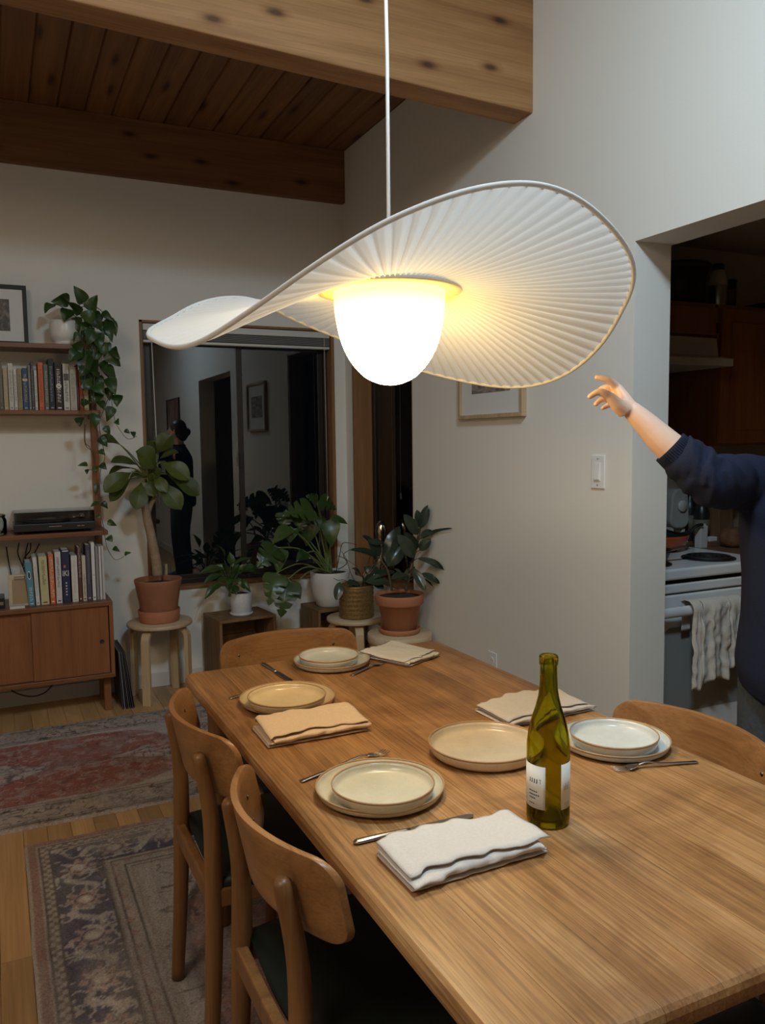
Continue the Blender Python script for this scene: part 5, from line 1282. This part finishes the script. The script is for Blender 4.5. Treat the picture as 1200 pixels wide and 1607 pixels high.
for s in (-1, 1):
    body.ball(hc+f*.058+rg_*s*.030+Vector((0, 0, .020)), (.019, .019, .007), 10, 6)
    body.ball(hc+f*.0590+rg_*s*.030+Vector((0, 0, .0145)), (.0145, .0145, .0085), 12, 8); body.ball(hc+f*.0580+rg_*s*.030+Vector((0, 0, -.0045)), (.0140, .0140, .0070), 12, 8)
    body.ball(hc+rg_*s*.075+f*-.005+Vector((0, 0, -.005)), (.014, .014, .028), 10, 8)
    hp = B(s*.085, 0, .86); kn_ = B(s*.095, .02, .47); an = B(s*.10, -.01, .09)
    body.tube(spline([hp, kn_, an], 6), [lerp(.080, .052, i/6) for i in range(6)]+[lerp(.052, .036, i/6) for i in range(7)], 16)
    body.tube([an, B(s*.10, .05, .045), B(s*.105, .13, .03)], [.036, .032, .022], 12)
body.build('body', M['skin'], pe, True, remesh=.0027).modifiers['smooth'].iterations = 4
for s in (-1, 1):
    e_ = MB().ball(hc+f*.0570+rg_*s*.030+Vector((0, 0, .006)), .0125, 14, 10).build('eye', M['eye'], pe, True)
    MB().ball(hc+f*.0660+rg_*s*.030+Vector((0, 0, .006)), .0046, 12, 8).build('iris', M['iris'], e_, True)
    MB().tube(spline([hc+f*.073+rg_*s*.014+Vector((0, 0, .027)), hc+f*.075+rg_*s*.030+Vector((0, 0, .033)), hc+f*.064+rg_*s*.046+Vector((0, 0, .027))], 4), .0036, 8).build('eyebrow', M['hair'], pe, True)
MB().tube(spline([hc+f*.078+rg_*-.020+Vector((0, 0, -.052)), hc+f*.0875+Vector((0, 0, -.051)), hc+f*.078+rg_*.020+Vector((0, 0, -.052))], 5), [(.0045, .004)]*11, 8).build('lips', M['lips'], pe, True)
hr = MB(); hr.ball(hc+f*-.022+Vector((0, 0, .034)), (.086, .086, .092), 24, 16); hr.ball(hc+f*-.055+Vector((0, 0, -.035)), (.066, .066, .075), 20, 12); hr.ball(hc+f*-.115+Vector((0, 0, -.01)), (.036, .036, .042), 14, 10)
for s in (-1, 1): hr.ball(hc+rg_*s*.066+f*-.012+Vector((0, 0, .005)), (.020, .030, .045), 12, 8)
hr.build('hair', M['hair'], pe, True, remesh=.006)
# sweater: body loft with a slanted hem, left sleeve, wrinkled right sleeve
sw_ = MB()
secs = [(0, .188, .150, .0), (.10, .186, .148, .0), (.28, .176, .138, .005), (.45, .176, .136, .01), (.62, .182, .136, .012), (.74, .186, .132, .008), (.82, .178, .116, .0), (.89, .150, .094, .0), (.95, .105, .076, .002), (.985, .080, .064, .002), (1.0, .06, .055, .004)]
def sfn(u, v):
    i = v*(len(secs)-1); a = int(min(i, len(secs)-2)); t = i-a; s_ = [lerp(secs[a][q], secs[a+1][q], t) for q in range(4)]
    an = 2*PI*u; ca, sa = math.cos(an), math.sin(an)
    z0 = .775+.050*ca-.02*sa; z = lerp(z0, 1.392, s_[0])
    wr = 1+.022*mnoise.noise(Vector((ca*2.2, sa*2.2, z*7)))+.018*mnoise.noise(Vector((ca*4, sa*4, z*2.5+9)))
    blouse = 1-.05*math.exp(-((s_[0])/.05)**2)
    return B(s_[1]*wr*blouse*ca, s_[3]+s_[2]*wr*blouse*sa, z)
k_ = MB().grid(sfn, 72, 60, True); closed(k_, 72, 60); sw_.add(k_.v, k_.f)
path = spline([B(.125, -.005, 1.288), S_r.lerp(El, .45)+Vector((0, 0, .006)), El+Vector((0, 0, .002)), El.lerp(Fm, .40)+Vector((0, 0, .001)), Fm-(Fm-El).normalized()*.014], 16)
n = len(path); rad = []
for i in range(n):
    t = i/(n-1)
    r0 = np.interp(t, [0, .25, .5, .70, .84, .92, 1], [.076, .066, .058, .055, .054, .051, .038])
    w = .0052*math.sin(t*52)*math.exp(-((t-.66)/.20)**2)+.0036*math.sin(t*36+1.2)*math.exp(-((t-.35)/.2)**2)
    rad.append((float(r0+w), float(r0*.93+w*.8)))
sw_.tube(path, rad, 28)
for k in range(12):   # oblique creases round the bent elbow
    t0 = .30+.052*k; i = int(t0*(n-1)); c0 = path[i]; tg = (path[min(i+1, n-1)]-path[i-1]).normalized(); u_ = tg.orthogonal().normalized(); w_ = tg.cross(u_)
    a0 = random.uniform(0, 6); rr = rad[i][1]*.985
    sw_.tube([c0+(u_*math.cos(a0+q*.28)+w_*math.sin(a0+q*.28))*rr+tg*(.010*q-.035) for q in range(8)], [.003, .006, .009, .010, .010, .009, .006, .003], 8)
path2 = spline([B(-.095, -.005, 1.290), B(-.150, -.006, 1.268), B(-.192, -.010, 1.195), El2.lerp(B(-.192, -.010, 1.195), .35), El2, El2.lerp(Wl, .75)], 6); n2 = len(path2)
sw_.tube(path2, [float(np.interp(i/(n2-1), [0, .2, .4, .6, .9, 1], [.062, .070, .066, .058, .048, .040])) for i in range(n2)], 20)
sw_.build('sweater', M['navy'], pe, True, remesh=.005).modifiers['smooth'].iterations = 3
# ribbed cuff
ax = (Wr-Fm).normalized(); ax = (Fm-El).normalized().lerp(ax, .5).normalized(); a_ = ax.orthogonal().normalized(); b_ = ax.cross(a_)
nr = 46
def cuff(u, v):
    rr = lerp(.0425, .0395, v)+.0014*math.cos(2*PI*u*nr)
    return Fm-ax*.040+ax*(.043*v)+(a_*math.cos(2*PI*u)+b_*math.sin(2*PI*u))*rr
MB().grid(cuff, nr*6, 5, True).build('cuff', M['navy'], pe, True, solid=.003, fixn=False)
def collar(u, v):
    an = 2*PI*u; return B(.066*math.cos(an), .004+.060*math.sin(an), 1.378+.028*v)+Vector((0, 0, .0012*math.cos(an*40)))
MB().grid(collar, 120, 4, True).build('collar', M['navy'], pe, True, solid=.008, fixn=False)
jn = MB()
for s in (-1, 1):
    hp = B(s*.085, 0, .90); kn_ = B(s*.095, .02, .47); an = B(s*.10, -.01, .075)
    jn.tube(spline([hp, B(s*.09, .005, .70), kn_, an], 6), [float(np.interp(i/18, [0, .35, .65, .9, 1], [.098, .088, .072, .062, .062])) for i in range(19)], 20)
jn.ball(B(0, -.02, .88), (.118, .118, .12), 24, 14)
jn.build('jeans', M['jeans'], pe, True, remesh=.007)
for s in (-1, 1):
    sh = MB(); c0 = B(s*.102, .045, .03)
    sh.tube([B(s*.10, -.06, .040), B(s*.10, -.01, .050), B(s*.102, .06, .045), B(s*.105, .14, .034), B(s*.106, .175, .028)], [(.036, .032), (.046, .038), (.040, .042), (.030, .042), (.016, .026)], 18, up=(0, 0, 1))
    sh.build('shoe', M['shoe'], pe, True, remesh=.005)

# ------------------------------------------------------------------ rugs: woven pattern in a colour attribute on dense pile
def fbm(X, Y, s, seed, oct_=4):
    rs = np.random.RandomState(seed); out = np.zeros_like(X); amp = 1.0; tot = 0
    for o_ in range(oct_):
        T = rs.rand(64, 64); xs = X*s*2**o_; ys = Y*s*2**o_
        xi = np.floor(xs).astype(int); yi = np.floor(ys).astype(int); fx = xs-xi; fy = ys-yi
        fx = fx*fx*(3-2*fx); fy = fy*fy*(3-2*fy)
        g_ = lambda a, b: T[a % 64, b % 64]
        out += amp*(g_(xi, yi)*(1-fx)*(1-fy)+g_(xi+1, yi)*fx*(1-fy)+g_(xi, yi+1)*(1-fx)*fy+g_(xi+1, yi+1)*fx*fy)
        tot += amp; amp *= .55
    return out/tot
def mix_(A, Bc, m_): return A*(1-m_[..., None])+np.array(Bc)*m_[..., None]
def st(x, a, b): t = np.clip((x-a)/(b-a), 0, 1); return t*t*(3-2*t)
def rug(label, x0, x1, y0, y1, res, painter, rz=0):
    w, d = x1-x0, y1-y0
    t = thing('area_rug', label, 'rug', ((x0+x1)/2, (y0+y1)/2, 0), rz)
    nx, ny = int(w/res), int(d/res)
    U, V = np.meshgrid(np.linspace(0, w, nx), np.linspace(0, d, ny), indexing='ij')
    edge = np.minimum(np.minimum(U, w-U), np.minimum(V, d-V))
    Zc = .0075+.0022*fbm(U, V, 60, 5, 2)+.002*fbm(U, V, 4, 6, 2); Zc = np.where(edge < res*.5, .0005, Zc)
    jx = .006*(fbm(U, V, 5, 11, 3)-.5); jy = .006*(fbm(U, V, 5, 12, 3)-.5)
    co = np.stack((U-w/2+jx, V-d/2+jy, Zc), -1).reshape(-1, 3)
    me = bpy.data.meshes.new('pile'); I = np.arange(nx*ny).reshape(nx, ny)
    F = np.stack((I[:-1, :-1], I[1:, :-1], I[1:, 1:], I[:-1, 1:]), -1).reshape(-1, 4)
    me.vertices.add(len(co)); me.vertices.foreach_set('co', co.ravel())
    me.loops.add(F.size); me.loops.foreach_set('vertex_index', F.ravel().astype(np.int32))
    me.polygons.add(len(F)); me.polygons.foreach_set('loop_start', np.arange(0, F.size, 4, dtype=np.int32)); me.polygons.foreach_set('use_smooth', np.ones(len(F), bool))
    me.update(); me.validate()
    C = painter(U, V, w, d, edge); C = np.concatenate((np.clip(C, 0, 1), np.ones(C.shape[:2]+(1,))), -1).reshape(-1, 4)
    at = me.color_attributes.new('Col', 'FLOAT_COLOR', 'POINT'); at.data.foreach_set('color', C.astype(np.float32).ravel())
    place(me, 'pile', M['rug'], t)
    return t
IV, GR, RU, NV, DK, BG = (.36,.31,.275), (.22,.19,.18), (.21,.068,.05), (.036,.040,.078), (.050,.040,.042), (.30,.235,.185)
def motif(U, V, s, seed): return np.abs(fbm(U, V, s, seed, 3)-.5)
def paint_red(U, V, w, d, edge):
    C = np.ones(U.shape+(3,))*np.array(BG)
    x = U-w*.46; y = V-d/2
    ax_, ay = np.abs(x), np.abs(y)
    # border: vine scroll between guard lines
    m_ = motif(U, V, 22, 1); bdr = edge < .19
    sc = st(.06-m_, 0, .03)*bdr; C = mix_(C, DK, sc*.8)
    m2 = st(.05-motif(U, V, 14, 3), 0, .03)*bdr; C = mix_(C, GR, m2*.7)
    for e, th in ((.03, .006), (.045, .004), (.175, .006), (.20, .005)):
        C = mix_(C, DK, st(th-np.abs(edge-e), 0, .003)*.7)
    # rust field with scalloped corners
    fld = (edge > .205).astype(float); sp_ = np.hypot(np.maximum(ax_-(w/2-.55), 0)/.36, np.maximum(ay-(d/2-.50), 0)/.28)
    inner = fld*st(1.0-(sp_+.12*(fbm(U, V, 9, 21)-.5)), -.02, .03)
    C = mix_(C, IV, fld*.5); C = mix_(C, RU, inner*(.85+.15*fbm(U, V, 8, 22)))
    f2 = st(.035-motif(U, V, 12, 7), 0, .02)*inner; C = mix_(C, DK, f2*.45)
    f3 = st(.03-motif(U, V, 17, 8), 0, .02)*inner; C = mix_(C, IV, f3*.40)
    # medallions down the length
    for cx_ in (-.72, .15, .98):
        X = np.abs(x-cx_+ .0); D_ = X/.33+ay/.165+.10*np.abs(np.sin(np.arctan2(ay, X+1e-6)*7))
        md_ = st(1.0-D_, -.02, .05); md_ = md_*st(fbm(U, V, 13, 61, 4), .30, .60); C = mix_(C, IV, md_*.75)
        C = mix_(C, DK, st(.06-np.abs(D_-1.0), 0, .04)*.45*inner); C = mix_(C, RU, st(.06-np.abs(D_-.55), 0, .03)*.6)
        C = mix_(C, DK, st(.07-motif(U, V, 24, 9), 0, .03)*md_*.85)
    C = mix_(C, DK, st(.008-np.abs(ay-.0), 0, .004)*inner*.35)
    wear = st(fbm(U, V, 5, 31, 5), .48, .66); C = mix_(C, GR, wear*.42); C = mix_(C, IV, st(fbm(U, V, 26, 32, 4), .55, .72)*.35)
    C *= (.85+.34*fbm(U*.35, V*3.0, 20, 33, 3))[..., None]*1.4*np.array((.98, 1.0, 1.06))
    C = mix_(C, (.42,.35,.31), (edge < .008).astype(float)*.7)
    return C
def paint_navy(U, V, w, d, edge):
    C = np.ones(U.shape+(3,))*np.array((.30,.25,.205)); x = U-w/2; y = V-d/2
    along = np.where(np.minimum(U, w-U) < np.minimum(V, d-V), V, U)
    C = mix_(C, (.22,.11,.085), ((edge < .035)*1.0)*.75)
    band = (edge > .085)&(edge < .235)
    C = mix_(C, NV, band*(.55+.4*fbm(U, V, 7, 41)))
    # rosettes and leaves along the navy band
    ph = ((along+.03) % .21)-.105; e2 = edge-.16; R = np.hypot(ph, e2*1.05); an = np.arctan2(e2, ph)
    ros = st(.052+.014*np.cos(an*8)-R, 0, .006)*band; C = mix_(C, (.35,.245,.20), ros*.75)
    C = mix_(C, (.42,.37,.32), st(.022-R, 0, .006)*band*.9); C = mix_(C, NV, st(.004-np.abs(R-.03), 0, .003)*band*.8)
    ph2 = ((along+.135) % .21)-.105; lf = st(.03-np.abs(e2+.04*np.sin(ph2*40))-np.abs(ph2)*.35, 0, .01)*band; C = mix_(C, (.38,.33,.28), lf*.8)
    C = mix_(C, (.40,.35,.30), st(.05-motif(U, V, 20, 43), 0, .02)*band*.75)
    for e, th in ((.045, .004), (.080, .005), (.088, .003), (.238, .005), (.262, .003), (.300, .006), (.318, .003), (.37, .004)):
        C = mix_(C, DK, st(th-np.abs(edge-e), 0, .002)*.75)
    g2 = (edge > .048)&(edge < .078); C = mix_(C, DK, (np.sin(along*2*PI/.035)*np.sin((edge-.063)*200) > .1)*g2*.55)
    g3 = (edge > .242)&(edge < .296); C = mix_(C, (.25,.15,.12), st(.6-np.abs(((along % .07)-.035)/.035)-np.abs(edge-.27)/.03, 0, .2)*g3*.7)
    g4 = (edge > .32); fld = st(edge, .33, .345)
    C = mix_(C, (.33,.285,.24), fld*.8)
    sp_ = np.hypot(np.maximum(np.abs(x)-(w/2-.75), 0)/.35, np.maximum(np.abs(y)-(d/2-.85), 0)/.45)
    red = st(1.02-sp_-.10*(np.floor(fbm(U, V, 10, 44)*5)/5-.5), 0, .03)*fld; C = mix_(C, (.19,.085,.065), red*.75)
    C = mix_(C, DK, st(.05-np.abs(sp_-1.0), 0, .02)*fld*.6)
    # angular hooks in the corners
    q = (np.abs(((U*1.0) % .13)-.065) < .005)|(np.abs(((V*1.0+.02) % .105)-.05) < .005)
    hk = q & (fbm(U, V, 9, 45, 2) > .52); C = mix_(C, DK, hk*fld*.65)
    C = mix_(C, DK, st(.022-motif(U, V, 11, 46), 0, .012)*fld*.6); C = mix_(C, IV, st(.03-motif(U, V, 15, 47), 0, .02)*fld*.4)
    wear = st(fbm(U, V, 4, 48, 5), .46, .66); C = mix_(C, (.27,.225,.19), wear*.55)
    C *= (.80+.40*fbm(U*2.2, V*.5, 26, 49, 3))[..., None]*1.42*np.array((.96, 1.0, 1.10))
    C = mix_(C, (.48,.42,.36), (edge < .012).astype(float)*.75)
    return C
rug('long faded rust red rug with pale medallions lying before the sideboard', -1.35, 1.02, 3.185, 4.33, .0065, paint_red, -.008)
rug('faded navy and cream bordered rug lying under the table and chairs', .03, 1.75, .20, 3.045, .0065, paint_navy, .0)
